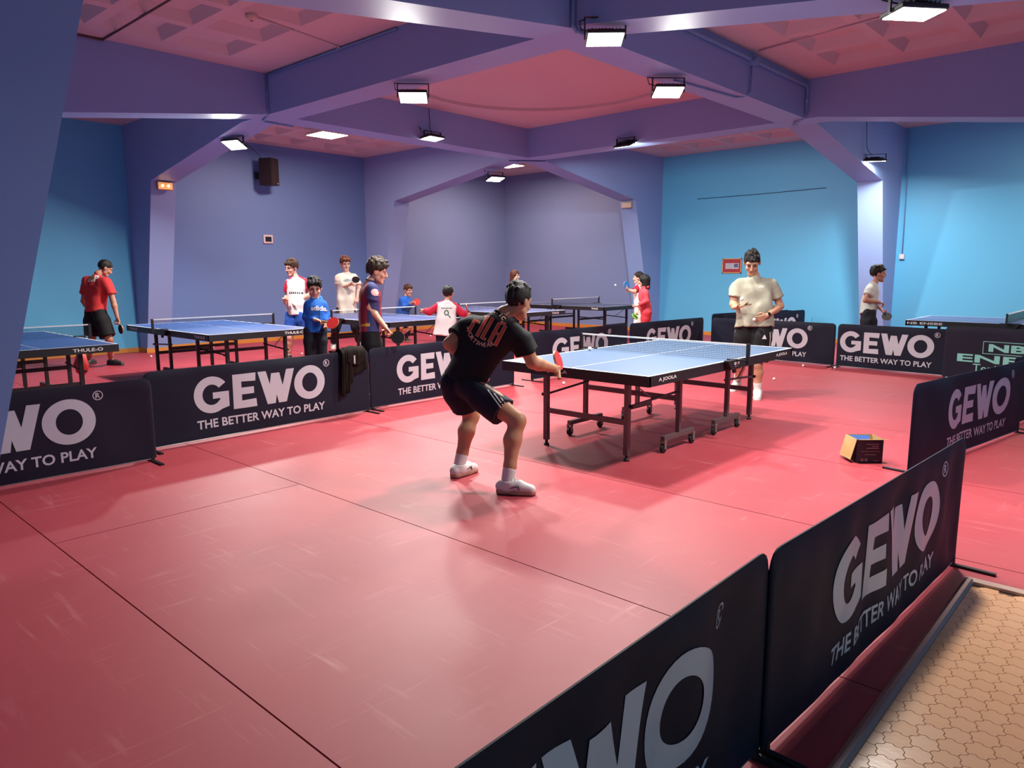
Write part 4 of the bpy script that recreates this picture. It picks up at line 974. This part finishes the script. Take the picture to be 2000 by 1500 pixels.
    if eyes:
        mw = mat('eye_white', (.40, .33, .30), rough=.3); mi = mat('dark_iris', (.02, .012, .008), rough=.2); ml = mat('lips_'+key, tuple(c*f for c, f in zip(skinc, (.85, .55, .55))), rough=.5); mbk = mat('brow_'+key, hairc, rough=.7)
        for sg in (1, -1):
            Mh = Matrix((hL, hF, hU)).transposed(); e = MB().sphere(H(.031*sg, .0835, .010), [r*s_ for r in (.0125, .0065, .0052)], 10, 8, Mh).build('eye', mw, o, smooth=True); MB().sphere(H(.031*sg, .0880, .0095), [r*s_ for r in (.0058, .004, .0048)], 8, 6, Mh).build('iris', mi, e, smooth=True)
            MB().tube([H(.018*sg, .0885, .0125), H(.031*sg, .0905, .0160), H(.044*sg, .0850, .0125)], .0024*s_, 5).build('eyelid', mbk, o)
            MB().tube([H(.014*sg, .0905, .030), H(.032*sg, .090, .035), H(.050*sg, .078, .030)], .0042*s_, 6).build('eyebrow', mbk, o)
        MB().tube([H(.022, .086, -.056), H(.010, .0945, -.055), H(-.010, .0945, -.055), H(-.022, .086, -.056)], [.003*s_, .0058*s_, .0058*s_, .003*s_], 8).build('mouth', ml, o)
    return o
def rot_to(d, f, p, a):
    # rotate d further within the finger's bending plane (f -> p)
    c, s = d@f, d@p; return f*(c*math.cos(a)-s*math.sin(a))+p*(c*math.sin(a)+s*math.cos(a))
def decal(key, name, V2, F2, px, py, xd, yd, m, which='shirt', off=.003, bend=None):
    """print lying on a garment: flat artwork carried onto the cloth surface"""
    p = PPL[key]; bv = p['bvh'] if which == 'shirt' else p['bbvh']; par = p['shirt'] if which == 'shirt' else p['bottom']; base = p['base']
    rd = nrm(ray(px, py)); hit = bv.ray_cast(Vector(CAM-base), Vector(rd))
    if hit[0] is None: return None
    o = np.array(hit[0]); xd = nrm(xd); yd = nrm(np.array(yd)-xd*(np.array(yd)@xd)); n = nrm(np.cross(xd, yd))
    if n@rd > 0: n = -n
    vs = []; bad = set()
    for a, b in V2:
        q = o+xd*float(a)+yd*float(b); h_ = bv.ray_cast(Vector(q+n*.25), Vector(-n), .6); vs.append(np.array(h_[0])+n*off if h_[0] is not None else q); (bad.add(len(vs)-1) if h_[0] is None or np.linalg.norm(np.array(h_[0])-q) > .11 else None)
    F2 = [f for f in F2 if not bad.intersection(f)]
    if not F2: return None
    mb = MB(); mb.add(vs, F2); return mb.build(name, m, par, smooth=True)
M_WOODP = mat('pale_ply_edge', (.55, .36, .18), rough=.5); M_HAND = mat('wooden_handle', (.35, .18, .08), rough=.45)
RUBC = dict(red=mat('red_rubber_face', (.50, .022, .02), rough=.45), black=mat('black_rubber_face', (.012, .010, .010), rough=.4), blue=mat('blue_rubber_face', (.02, .20, .52), rough=.45), green=mat('green_rubber_face', (.10, .55, .05), rough=.45))
def paddle(label, c, hdir, n, front, back):
    c = np.array(c, float); hdir = nrm(hdir); n = nrm(np.array(n)-hdir*(np.array(n)@hdir)); sd = np.cross(hdir, n)
    t = thing('table_tennis_bat', label, 'bat', tuple(c), 0, 'table tennis bats in play')
    def disc(name, z0, z1, sc, m):
        N = 28; pts = []
        for i in range(N):
            a = 2*PI*i/N; x = math.cos(a)*.0755; y = math.sin(a)*.079; pts.append(sd*x*sc+hdir*y*sc)
        mb = MB(); mb.add([q+n*z0 for q in pts]+[q+n*z1 for q in pts], [tuple(range(N))[::-1], tuple(range(N, 2*N))]+[(i, (i+1) % N, N+(i+1) % N, N+i) for i in range(N)]); mb.build(name, m, t)
    disc('blade', -.003, .003, 1.0, M_WOODP); disc('rubber', .0031, .0075, .985, RUBC[front]); disc('rubber', -.0075, -.0031, .985, RUBC[back])
    mb = MB(); mb.tube([hdir*.070, hdir*.085, hdir*.13, hdir*.172], [.011, .0135, .0135, .0155], 10); mb.build('handle', M_HAND, t)
    return t
# ---------------------------------------------------------------- the people
C_BLK = cloth('black_jersey', (.010, .009, .010)); C_NAVY = cloth('navy_shorts', (.010, .011, .022)); C_BEIGE = cloth('beige_tee', (.36, .33, .25)); C_RED = cloth('red_tee', (.55, .035, .035)); C_WHITE = cloth('white_jersey', (.72, .68, .68))
C_REDS = cloth('red_sleeve', (.50, .02, .05)); C_CREAM = cloth('cream_tee', (.66, .58, .49)); C_BLUEH = cloth('blue_hoodie', (.02, .12, .52)); C_ROYAL = cloth('royal_blue_shorts', (.02, .08, .38)); C_DARK = cloth('dark_trousers', (.018, .017, .024)); C_PINK = cloth('coral_red_hoodie', (.58, .06, .08)); C_GREY = cloth('pale_grey_tee', (.55, .58, .52)); C_DKNAVY = cloth('dark_navy_trousers', (.012, .020, .045))
S_WHITE = mat('white_shoe', (.72, .66, .62), rough=.5); S_SOLE = mat('gum_sole', (.45, .24, .16), rough=.6); S_WSOLE = mat('white_sole', (.70, .66, .62), rough=.5); S_BLACK = mat('black_shoe', (.02, .02, .02), rough=.5); C_SOCK = cloth('white_sock', (.70, .64, .60)); S_LACE = mat('white_lace', (.75, .72, .68), rough=.7); S_MARK = mat('dark_shoe_stripe', (.06, .02, .03), rough=.6)
HB = (.010, .007, .006); HBR = (.05, .022, .010); HRED = (.085, .024, .010)

person('player', 'crouching player in black tee seen from behind, reaching to the main table', 5.40, dict(
    hd=(1012, 590, .02), nck=(984, 611, 0), shR=(1010, 640, -.13), shL=(921, 628, .10), elbR=(1040, 708, -.06), wriR=(1080, 719, .12), hndR=(1094, 724, .18),
    elbL=(878, 671, .02), wriL=(938, 724, .20), hndL=(958, 736, .25), pel=(906, 742, .04), kneR=(1011, 822, -.18), kneL=(921, 812, .26),
    ankR=(991, 941, 0, .085), toeR=(1044, 963, 0, .015), ankL=(897, 909, 0, .085), toeL=(926, 918, 0, .015)), k=.97, ak=1.30, lk=1.22, fk=1.16, face=(.58, -.26, .74), hs=1.03, skinc=(.50, .24, .13),
    hair=dict(g=.012, top=.014, line=.0), hairc=HB, top=dict(m=C_BLK, hem=.02, sleeve=.70, grow=.022, wr=.018), bottom=dict(m=C_NAVY, len=.72, grow=.042), shoes=dict(m=S_WHITE, sole=S_SOLE, lace=S_LACE, mark=S_MARK), socks=dict(m=C_SOCK, len=.22), curl=(.7, .85), palm=((.2, -.6, .6), (-.4, -.3, .8)), h=.0085, hh=.005, pfwd=(.72, 0, .7))
person('coach', 'man in beige tee and black shorts standing behind the main table', 9.0, dict(
    hd=(1469, 513, -.05), nck=(1474, 539, 0), shL=(1507, 552, .0), shR=(1440, 553, .0), elbL=(1524, 598, .03), wriL=(1497, 617, -.17), hndL=(1478, 626, -.22), elbR=(1432, 594, .0), wriR=(1438, 600, -.18), hndR=(1450, 598, -.24),
    pel=(1473, 627, .0), kneL=(1479, 712, -.03), kneR=(1447, 708, .15), ankL=(1480, 762, 0, .085), toeL=(1479, 780, 0, .015), ankR=(1440, 744, 0, .085), toeR=(1430, 763, 0, .015)), k=1.07, face=(-.26, -.56, -.78), hs=1.16, skinc=(.50, .26, .16),
    hair=dict(g=.008, top=.006, line=.006), hairc=HB, top=dict(m=C_BEIGE, hem=.075, sleeve=.66, grow=.024, wide=1.45, wr=.022), bottom=dict(m=C_BLK, len=.92, grow=.035), shoes=dict(m=S_WHITE, sole=S_WSOLE, lace=S_LACE), socks=dict(m=C_SOCK, len=.30), curl=(.55, .25), palm=((.2, .2, .9), (0, 1, 0)), h=.010, hh=.0055, pfwd=(-.15, 0, -1))
person('redman', 'man in red tee and black shorts walking away at the left wall', 12.1, dict(
    hd=(205, 524, .06), nck=(192, 534, 0), shL=(169, 545, .08), shR=(209, 547, -.10), elbR=(221, 588, -.06), wriR=(229, 620, -.04), hndR=(232, 631, -.03), elbL=(163, 588, .22), wriL=(178, 610, .36), pel=(187, 606, 0), kneR=(213, 663, -.05), kneL=(180, 662, .05),
    ankR=(217, 703, 0, .085), toeR=(240, 712, 0, .015), ankL=(174, 703, 0, .085), toeL=(186, 708, 0, .015)), k=1.04, face=(.6, -.5, .55), hs=1.06, skinc=(.46, .22, .14),
    hair=dict(g=.008, line=0.0), hairc=HB, top=dict(m=C_RED, hem=.03, sleeve=.68, grow=.024, wide=1.15), bottom=dict(m=C_BLK, len=.90, grow=.035), shoes=dict(m=S_BLACK, sole=S_BLACK), eyes=False, pfwd=(.5, 0, .85))
person('redwhite', 'teenager in white jersey with red sleeves and blue shorts beside the second table', 12.9, dict(
    hd=(570, 524, 0), nck=(577, 541, .02), shL=(595, 548, .05), shR=(563, 550, -.06), elbL=(608, 575, .02), wriL=(581, 588, -.10), hndL=(574, 597, -.14), elbR=(561, 578, .02), wriR=(557, 590, -.14), hndR=(555, 581, -.22), pel=(579, 611, 0), kneR=(566, 660, -.06), kneL=(602, 658, .0),
    ankR=(564, 695, 0, .085), toeR=(558, 706, 0, .015), ankL=(610, 691, 0, .085), toeL=(604, 701, 0, .015)), k=1.03, face=(-.55, -.15, -.8), hs=1.12, skinc=(.62, .33, .25),
    hair=dict(g=.014, top=.02, fringe=.6, line=0.0), hairc=HBR, top=dict(m=C_WHITE, hem=.05, sleeve=.70, grow=.022, sleevec=C_REDS, wide=1.1), bottom=dict(m=C_ROYAL, len=.75, grow=.03), shoes=dict(m=S_BLACK, sole=S_WSOLE), socks=dict(m=C_SOCK, len=.12), curl=(.6, .5), pfwd=(-.4, 0, -.9))
person('hoodie', 'boy in blue hoodie and dark trousers holding a red bat', 8.6, dict(
    hd=(614, 563, 0), nck=(617, 583, .02), shR=(602, 592, -.02), shL=(631, 592, .02), elbR=(597, 620, -.02), wriR=(619, 625, -.10), hndR=(630, 628, -.12), elbL=(637, 616, .04), wriL=(636, 632, -.05), hndL=(636, 640, -.08), pel=(616, 642, .02)), k=.70, face=(.30, -.28, -.9), hs=1.0, skinc=(.66, .37, .26),
    hair=dict(g=.008, top=.008, fringe=1.3, line=0.0), hairc=HB, top=dict(m=C_BLUEH, hem=.07, sleeve=1.82, grow=.012, hood=True, name='hoodie'), bottom=dict(m=C_DARK, len=1.9, grow=.020, name='trousers'), shoes=dict(m=S_BLACK), curl=(.6, .8), h=.0095, hh=.005, pfwd=(.3, 0, -.9))
person('cream', 'teenager in cream tee holding a black bat before his chest', 14.6, dict(
    hd=(674, 516, 0), nck=(676, 531, .02), shR=(661, 539, -.05), shL=(692, 539, .05), elbR=(662, 563, -.05), wriR=(683, 556, -.20), hndR=(690, 552, -.24), elbL=(702, 564, .05), wriL=(698, 582, -.05), hndL=(696, 590, -.08), pel=(677, 601, 0), kneR=(656, 640, -.08), kneL=(694, 640, .0), ankR=(651, 672, 0, .085), toeR=(650, 681, 0, .015), ankL=(702, 668, 0, .085), toeL=(706, 676, 0, .015)), k=1.08, face=(.5, -.15, -.8), hs=1.15, skinc=(.62, .36, .28),
    hair=dict(g=.012, top=.010, fringe=1.0, line=0.0), hairc=HRED, top=dict(m=C_CREAM, hem=.14, sleeve=.72, grow=.024, wide=1.15), bottom=dict(m=C_DARK, len=1.86, grow=.02, name='trousers'), shoes=dict(m=S_WHITE, sole=S_WSOLE), pfwd=(.35, 0, -.9))
person('stripes', 'teenager in maroon and navy striped jersey, back half turned, bat lowered', 8.5, dict(
    hd=(736, 531, 0), nck=(724, 549, .0), shR=(726, 560, -.15), shL=(718, 556, .16), elbR=(722, 602, -.14), wriR=(753, 640, -.14), hndR=(764, 652, -.14), elbL=(730, 602, .20), wriL=(738, 630, .26), pel=(724, 648, 0)), k=.98, face=(.92, -.25, .16), hs=1.10, skinc=(.60, .32, .22),
    hair=dict(g=.020, top=.02, fringe=.9, line=0.0), hairc=(.035, .020, .012), top=dict(m=C_NAVY, hem=.02, sleeve=.62, grow=.026, wide=1.1), bottom=dict(m=C_BLK, len=.85, grow=.03), shoes=dict(m=S_WHITE, sole=S_WSOLE), curl=(.6, .85), h=.0095, hh=.005, pfwd=(.95, 0, .2))
person('bluejacket', 'small boy in blue jacket crouching behind a net with a red bat', 16.1, dict(
    hd=(797, 567, 0), nck=(793, 579, .03), shR=(786, 584, -.08), shL=(797, 584, .12), elbR=(789, 601, -.10), wriR=(804, 592, -.18), hndR=(808, 590, -.2), elbL=(800, 600, .1), wriL=(806, 594, -.05), pel=(786, 616, .05), kneR=(801, 638, -.10), kneL=(784, 640, -.05), ankR=(793, 661, 0, .085), toeR=(803, 668, 0, .015), ankL=(776, 660, 0, .085), toeL=(785, 667, 0, .015)), k=.80, face=(.75, -.2, -.6), hs=.98, skinc=(.58, .32, .22),
    hair=dict(g=.010, fringe=1.0, line=0.0), hairc=HBR, top=dict(m=C_BLUEH, hem=.06, sleeve=1.9, grow=.028, name='jacket'), bottom=dict(m=C_DKNAVY, len=.9, grow=.02), socks=dict(m=C_DKNAVY, len=.75), shoes=dict(m=S_BLACK, sole=S_SOLE), pfwd=(.6, 0, -.7))
person('backboy', 'small boy seen from behind in white top with red sleeves, arms spread', 11.5, dict(
    hd=(875, 574, .02), nck=(873, 588, 0), shL=(858, 595, .02), shR=(888, 596, -.02), elbL=(839, 609, .02), wriL=(828, 606, .14), hndL=(822, 611, .18), elbR=(902, 611, .02), wriR=(912, 615, .12), hndR=(915, 612, .16), pel=(869, 638, 0)), k=.78, face=(.1, -.05, 1), hs=.98, skinc=(.58, .32, .24),
    hair=dict(g=.010, line=0.0), hairc=HB, top=dict(m=C_WHITE, hem=.19, sleeve=1.75, grow=.030, sleevec=C_REDS, wide=1.25), bottom=dict(m=C_DKNAVY, len=1.9, grow=.015, name='trousers'), shoes=dict(m=S_BLACK), eyes=False, pfwd=(.1, 0, 1))
person('redhead', 'person with chin length red hair and dark top, far behind the crouching player', 17.0, dict(
    hd=(1006, 539, 0), nck=(1003, 550, 0), shR=(996, 558, -.12), shL=(1008, 557, .14), elbR=(995, 580, -.15), wriR=(1008, 592, -.2), elbL=(1012, 580, .15), wriL=(1020, 592, .05), pel=(1000, 604, 0)), k=.92, face=(.85, -.1, -.45), hs=1.0, skinc=(.66, .42, .33),
    hair=dict(g=.012, bob=True), hairc=HRED, top=dict(m=C_DARK, hem=.08, sleeve=1.9, grow=.02), bottom=dict(m=C_DARK, len=1.9, grow=.02, name='trousers'), shoes=dict(m=S_BLACK), pfwd=(.8, 0, -.4))
person('man2', 'player in white and red jersey stretching out a blue bat, mostly hidden', 15.5, dict(
    hd=(1247, 543, 0), nck=(1249, 555, 0), shL=(1245, 560, -.12), shR=(1252, 560, .14), elbL=(1239, 570, -.2), wriL=(1228, 566, -.22), hndL=(1223, 563, -.22), elbR=(1250, 582, .2), wriR=(1243, 594, .15), pel=(1250, 604, 0)), k=.92, face=(-.85, -.05, .35), hs=1.0, skinc=(.62, .38, .28),
    hair=dict(g=.012, line=0.0), hairc=HB, top=dict(m=C_WHITE, hem=.08, sleeve=.7, grow=.02, sleevec=C_REDS), bottom=dict(m=cloth('white_shorts', (.68, .66, .64)), len=.9, grow=.02), shoes=dict(m=S_WHITE), eyes=False, pfwd=(-.9, 0, .3))
person('girl', 'girl with black bob in coral red hoodie and red trousers', 14.5, dict(
    hd=(1258, 549, 0), nck=(1258, 561, .0), shL=(1260, 570, -.13), shR=(1254, 569, .14), elbL=(1263, 588, -.16), wriL=(1245, 597, -.16), hndL=(1239, 600, -.16), elbR=(1255, 590, .2), wriR=(1246, 606, .10), hndR=(1243, 612, .08), pel=(1262, 610, 0)), k=.86, face=(-.75, -.05, .6), hs=.98, skinc=(.60, .36, .26),
    hair=dict(g=.014, bob=True), hairc=(.006, .005, .005), top=dict(m=C_PINK, hem=.04, sleeve=1.85, grow=.016, hood=True, name='hoodie'), bottom=dict(m=cloth('red_trousers', (.50, .03, .045)), len=1.9, grow=.025, name='trousers'), shoes=dict(m=S_WHITE), eyes=False, pfwd=(-.9, 0, .3))
person('rightboy', 'boy in pale grey tee in profile beside the right column', 12.0, dict(
    hd=(1715, 535, 0), nck=(1709, 552, .0), shR=(1703, 560, -.12), shL=(1706, 559, .15), elbR=(1690, 587, -.16), wriR=(1716, 590, -.16), hndR=(1726, 594, -.16), elbL=(1706, 592, .16), wriL=(1719, 603, .08), hndL=(1724, 609, .06), pel=(1696, 608, 0)), k=.92, face=(.95, -.08, -.2), hs=1.08, skinc=(.48, .24, .16),
    hair=dict(g=.012, top=.006, line=0.0), hairc=HB, top=dict(m=C_GREY, hem=.06, sleeve=.60, grow=.020), bottom=dict(m=C_DARK, len=.9, grow=.025), shoes=dict(m=S_WHITE), pfwd=(.9, 0, -.2))

# prints on the clothes
M_OR = mat('red_orange_print', (.62, .06, .02), rough=.7); M_PEACH = mat('peach_print_outline', (.80, .42, .28), rough=.7); M_WPR = mat('white_print', (.75, .70, .68), rough=.7); M_YEL = mat('yellow_print', (.80, .50, .05), rough=.7); M_BPR = mat('dark_print', (.03, .03, .04), rough=.7); M_CYPR = mat('teal_print', (.05, .25, .38), rough=.7); M_GPR = mat('dark_green_print', (.03, .10, .06), rough=.7)
def fila_letters(grow):
    g = grow; V = []; Fs = []; out = []
    def bar(x0, y0, x1, y1, w):
        # slanted stroke from (x0,y0) to (x1,y1) with half width w
        d = np.array((x1-x0, y1-y0), float); L = np.hypot(*d); d /= L; n = np.array((-d[1], d[0])); a = np.array((x0, y0))-d*g; b = np.array((x1, y1))+d*g; p = grid_patch([a-n*(w+g), b-n*(w+g), b+n*(w+g), a+n*(w+g)], 8, 2); o = len(V); V.extend(p[0]); Fs.extend(tuple(i+o for i in f) for f in p[1])
    w = .0085
    bar(-.088, -.085, -.088, .085, w); bar(-.080, .080, -.048, .080, w*.8); bar(-.080, .012, -.055, .012, w*.8); out.append((np.array(V), list(Fs))); V.clear(); Fs.clear()
    bar(-.028, -.085, -.028, .085, w); out.append((np.array(V), list(Fs))); V.clear(); Fs.clear()
    bar(.006, -.085, .006, .085, w); bar(.012, -.080, .030, -.080, w*.8); out.append((np.array(V), list(Fs))); V.clear(); Fs.clear()
    bar(.060, -.085, .060, .070, w); bar(.102, -.085, .102, .070, w); bar(.066, .082, .096, .082, w*.9); bar(.064, -.005, .100, -.005, w*.8); out.append((np.array(V), list(Fs))); V.clear(); Fs.clear()
    return out
xd_ = CR*.88-CU*.47; yd_ = CR*.55+CU*.83
for nm, g, m, off in (('emblem_outline', .0032, M_PEACH, .0025), ('emblem_print', 0.0, M_OR, .0045)):
    for V2, F2 in fila_letters(g): decal('player', nm, V2*np.array((1.18, 1.0)), F2, 950, 640, xd_, yd_, m, off=off)
def arc_text(txt, r, a0, a1, size, flip=False):
    V = []; Fs = []; n = len(txt)
    for i, ch in enumerate(txt):
        if ch == ' ': continue
        tv, tf = text2d(ch, size, bold=.02); a = a0+(a1-a0)*i/(n-1); c, s = math.cos(a), math.sin(a); o = len(V)
        up = np.array((c, s))*(-1 if flip else 1); rt = np.array((up[1], -up[0])); ce = np.array((c, s))*r
        V.extend(ce+rt*q[0]+up*q[1] for q in tv); Fs.extend(tuple(k+o for k in f) for f in tf)
    return np.array(V), Fs
V2, F2 = arc_text('AUTHENTIC', .135, D2(150), D2(42), .042); decal('player', 'upper_arc_print', V2, F2, 951, 638, CR*.97-CU*.25, CU, M_PEACH)
V2, F2 = arc_text('SPORTSWEAR', .135, D2(196), D2(302), .042, True); decal('player', 'lower_arc_print', V2, F2, 951, 638, CR*.97-CU*.25, CU, M_PEACH)
for i in range(3):
    V2, F2 = grid_patch([(-.004, -.11), (.004, -.11), (.004, .11), (-.004, .11)], 1, 14); decal('player', 'side_stripe', V2+np.array(((i-1)*.021, 0)), F2, 973, 779, CR*.80+CU*.60, CR*(-.55)+CU*.80, M_PEACH if i < 0 else M_WPR, 'bottom')
V2, F2 = grid_patch([(-.035, -.006), (.03, -.002), (.035, .012), (-.02, .005)], 6, 2); decal('coach', 'chest_mark', V2, F2, 1486, 561, CR, CU, M_WPR)
V2, F2 = grid_patch([(-.03, -.02), (.03, -.02), (.004, .03), (-.004, .03)], 4, 4); decal('coach', 'shorts_mark', V2, F2, 1493, 659, CR, CU, M_WPR, 'bottom')
for i in range(2): V2, F2 = grid_patch([(-.006, -.10), (.006, -.10), (.006, .10), (-.006, .10)], 1, 10); decal('coach', 'side_stripe', V2, F2, 1504+i*4, 665, CR, CU, M_WPR, 'bottom')
V2, F2 = text_fit('ESP', .21, bold=.04); decal('redman', 'back_print', V2, F2, 181, 544, CR, CU, M_WPR); V2, F2 = text_fit('S', .06, bold=.05); decal('redman', 'back_print', V2, F2, 181, 544, CR, CU, M_YEL, off=.006)
def word_bars(n, w, h):
    V = []; Fs = []; rs = random.Random(n)
    for i in range(n):
        x0 = -w/2+w*i/n; p = grid_patch([(x0, -h/2), (x0+w/n*rs.uniform(.5, .8), -h/2), (x0+w/n*rs.uniform(.5, .8), h/2), (x0, h/2)], 2, 2); o = len(V); V.extend(p[0]); Fs.extend(tuple(k+o for k in f) for f in p[1])
    return np.array(V), Fs
V2, F2 = word_bars(7, .24, .032); decal('redwhite', 'chest_print', V2, F2, 578, 572, CR, CU, M_BPR)
V2, F2 = grid_patch([(-.004, -.16), (.004, -.16), (.004, .06), (-.004, .06)], 1, 14); decal('hoodie', 'zip', V2, F2, 624, 612, CR, CU, M_BPR); V2, F2 = text_fit('adidas', .19, bold=.03); decal('hoodie', 'chest_print', V2, F2, 624, 602, CR, CU, M_WPR)
V2, F2 = arc_text('ooooo', .16, D2(118), D2(62), .09); decal('cream', 'chest_print', V2-np.array((0, .16)), F2, 681, 547, CR, CU, M_CYPR)
V2, F2 = ring(0, 0, (.045, .04), (.0, .0), 0, 2*PI, 16, 3); decal('stripes', 'sleeve_badge', V2, F2, 733, 571, CR, CU, mat('pink_badge', (.75, .42, .42), rough=.7))
V2, F2 = text_fit('ambi', .11, bold=.03); decal('stripes', 'back_print', V2, F2, 713, 634, CR, CU, M_YEL)
V2, F2 = word_bars(8, .18, .018); decal('backboy', 'back_print', V2, F2, 873, 602, CR, CU, M_GPR); V2, F2 = ring(0, 0, (.038, .045), (.022, .028), 0, 2*PI, 20, 1); decal('backboy', 'bat_emblem', V2, F2, 872, 611, CR, CU, M_GPR); V2, F2 = grid_patch([(-.008, -.04), (.008, -.04), (.008, .04), (-.008, .04)], 2, 6); decal('backboy', 'bat_emblem', V2, F2, 877, 617, CR*.8+CU*.6, CR*-.6+CU*.8, M_GPR)
# striped jersey paint: vertical bands across the body
def stripe_paint():
    m = C_STR = bpy.data.materials.new('maroon_navy_stripes'); m.use_nodes = True; N = m.node_tree.nodes; L = m.node_tree.links; b = N['Principled BSDF']; b.inputs['Roughness'].default_value = .8
    tc = N.new('ShaderNodeTexCoord'); dp = N.new('ShaderNodeVectorMath'); dp.operation = 'DOT_PRODUCT'; dp.inputs[1].default_value = tuple(CRH); L.new(tc.outputs['Object'], dp.inputs[0])
    rp = N.new('ShaderNodeMapRange'); c = PPL['stripes']; mid = (c['P']['pel']@CRH); rp.inputs[1].default_value = mid-.20; rp.inputs[2].default_value = mid+.20; L.new(dp.outputs['Value'], rp.inputs[0])
    cr = N.new('ShaderNodeValToRGB'); cr.color_ramp.interpolation = 'CONSTANT'; el = cr.color_ramp.elements; el[0].position = 0; el[0].color = (.22, .012, .03, 1); el[1].position = .48; el[1].color = (.025, .025, .11, 1); e = el.new(.80); e.color = (.22, .012, .03, 1)
    L.new(rp.outputs[0], cr.inputs[0]); L.new(cr.outputs[0], b.inputs['Base Color']); return m
PPL['stripes']['shirt'].data.materials[0] = stripe_paint()
# watch and held things
w = PPL['coach']; p = lerp(w['P']['wriL'], w['P']['elbL'], .12)+w['base']; d = nrm(w['P']['elbL']-w['P']['wriL']); t = thing('wristwatch', 'black wristwatch on the beige tee man\'s left wrist', 'watch', tuple(p))
MB().tube([d*q for q in (-.011, .011)], .034, 16).build('strap', M_BLACK, t); MB().lathe([(.021, 0), (.021, .010), (.017, .012)], -CF*.030-d*0, tuple(-CF), 14).build('face', mat('watch_glass', (.01, .01, .012), rough=.1), t)
def held(label, px, py, D, hand, n, front, back):
    c = at_depth(px, py, D); hd = None
    k, s = hand; q = PPL[k]; hp = q['base']+lerp(q['P']['wri'+s], q['P']['hnd'+s] if 'hnd'+s in q['P'] else q['P']['wri'+s], .8); return paddle(label, c, hp-c, n, front, back)
held('red bat held low by the crouching player in black', 1090, 704, 5.62, ('player', 'R'), cdir(.85, 0, -.62), 'red', 'black')
held('black bat lying on the open palm of the man in beige', 1455, 597, 8.72, ('coach', 'R'), cdir(0, 1, -.25), 'black', 'red')
held('black bat hanging from the hand of the man in red', 236, 643, 12.05, ('redman', 'R'), cdir(-.6, 0, -.8), 'black', 'red')
held('red bat in the hand of the boy in the blue hoodie', 650, 631, 8.42, ('hoodie', 'R'), cdir(-.15, .55, -.9), 'red', 'black')
held('small black bat held upright by the teenager in cream', 695, 546, 14.32, ('cream', 'R'), cdir(.55, 0, -.8), 'black', 'red')
held('black bat hanging from the hand of the striped jersey teenager', 777, 659, 8.36, ('stripes', 'R'), cdir(.15, .1, -1), 'black', 'red')
held('red bat of the small boy in blue behind the net', 814, 590, 15.9, ('bluejacket', 'R'), cdir(.1, .3, -1), 'red', 'black')
held('bat seen edge on in the right hand of the boy with spread arms', 912, 602, 11.62, ('backboy', 'R'), cdir(1, 0, .25), 'black', 'red')
held('blue bat stretched out left of the girl in coral red', 1223, 556, 15.25, ('man2', 'L'), cdir(.6, 0, -.8), 'blue', 'black')
held('bright green bat held low by the girl in coral red', 1240, 618, 14.45, ('girl', 'R'), cdir(.1, .1, -1), 'green', 'black')
held('black bat of the boy in pale grey beside the column', 1732, 618, 11.98, ('rightboy', 'L'), cdir(-.2, .3, -1), 'black', 'red')
ball('ball between the left hand fingers of the man in beige', at_depth(1473, 624, 8.72))
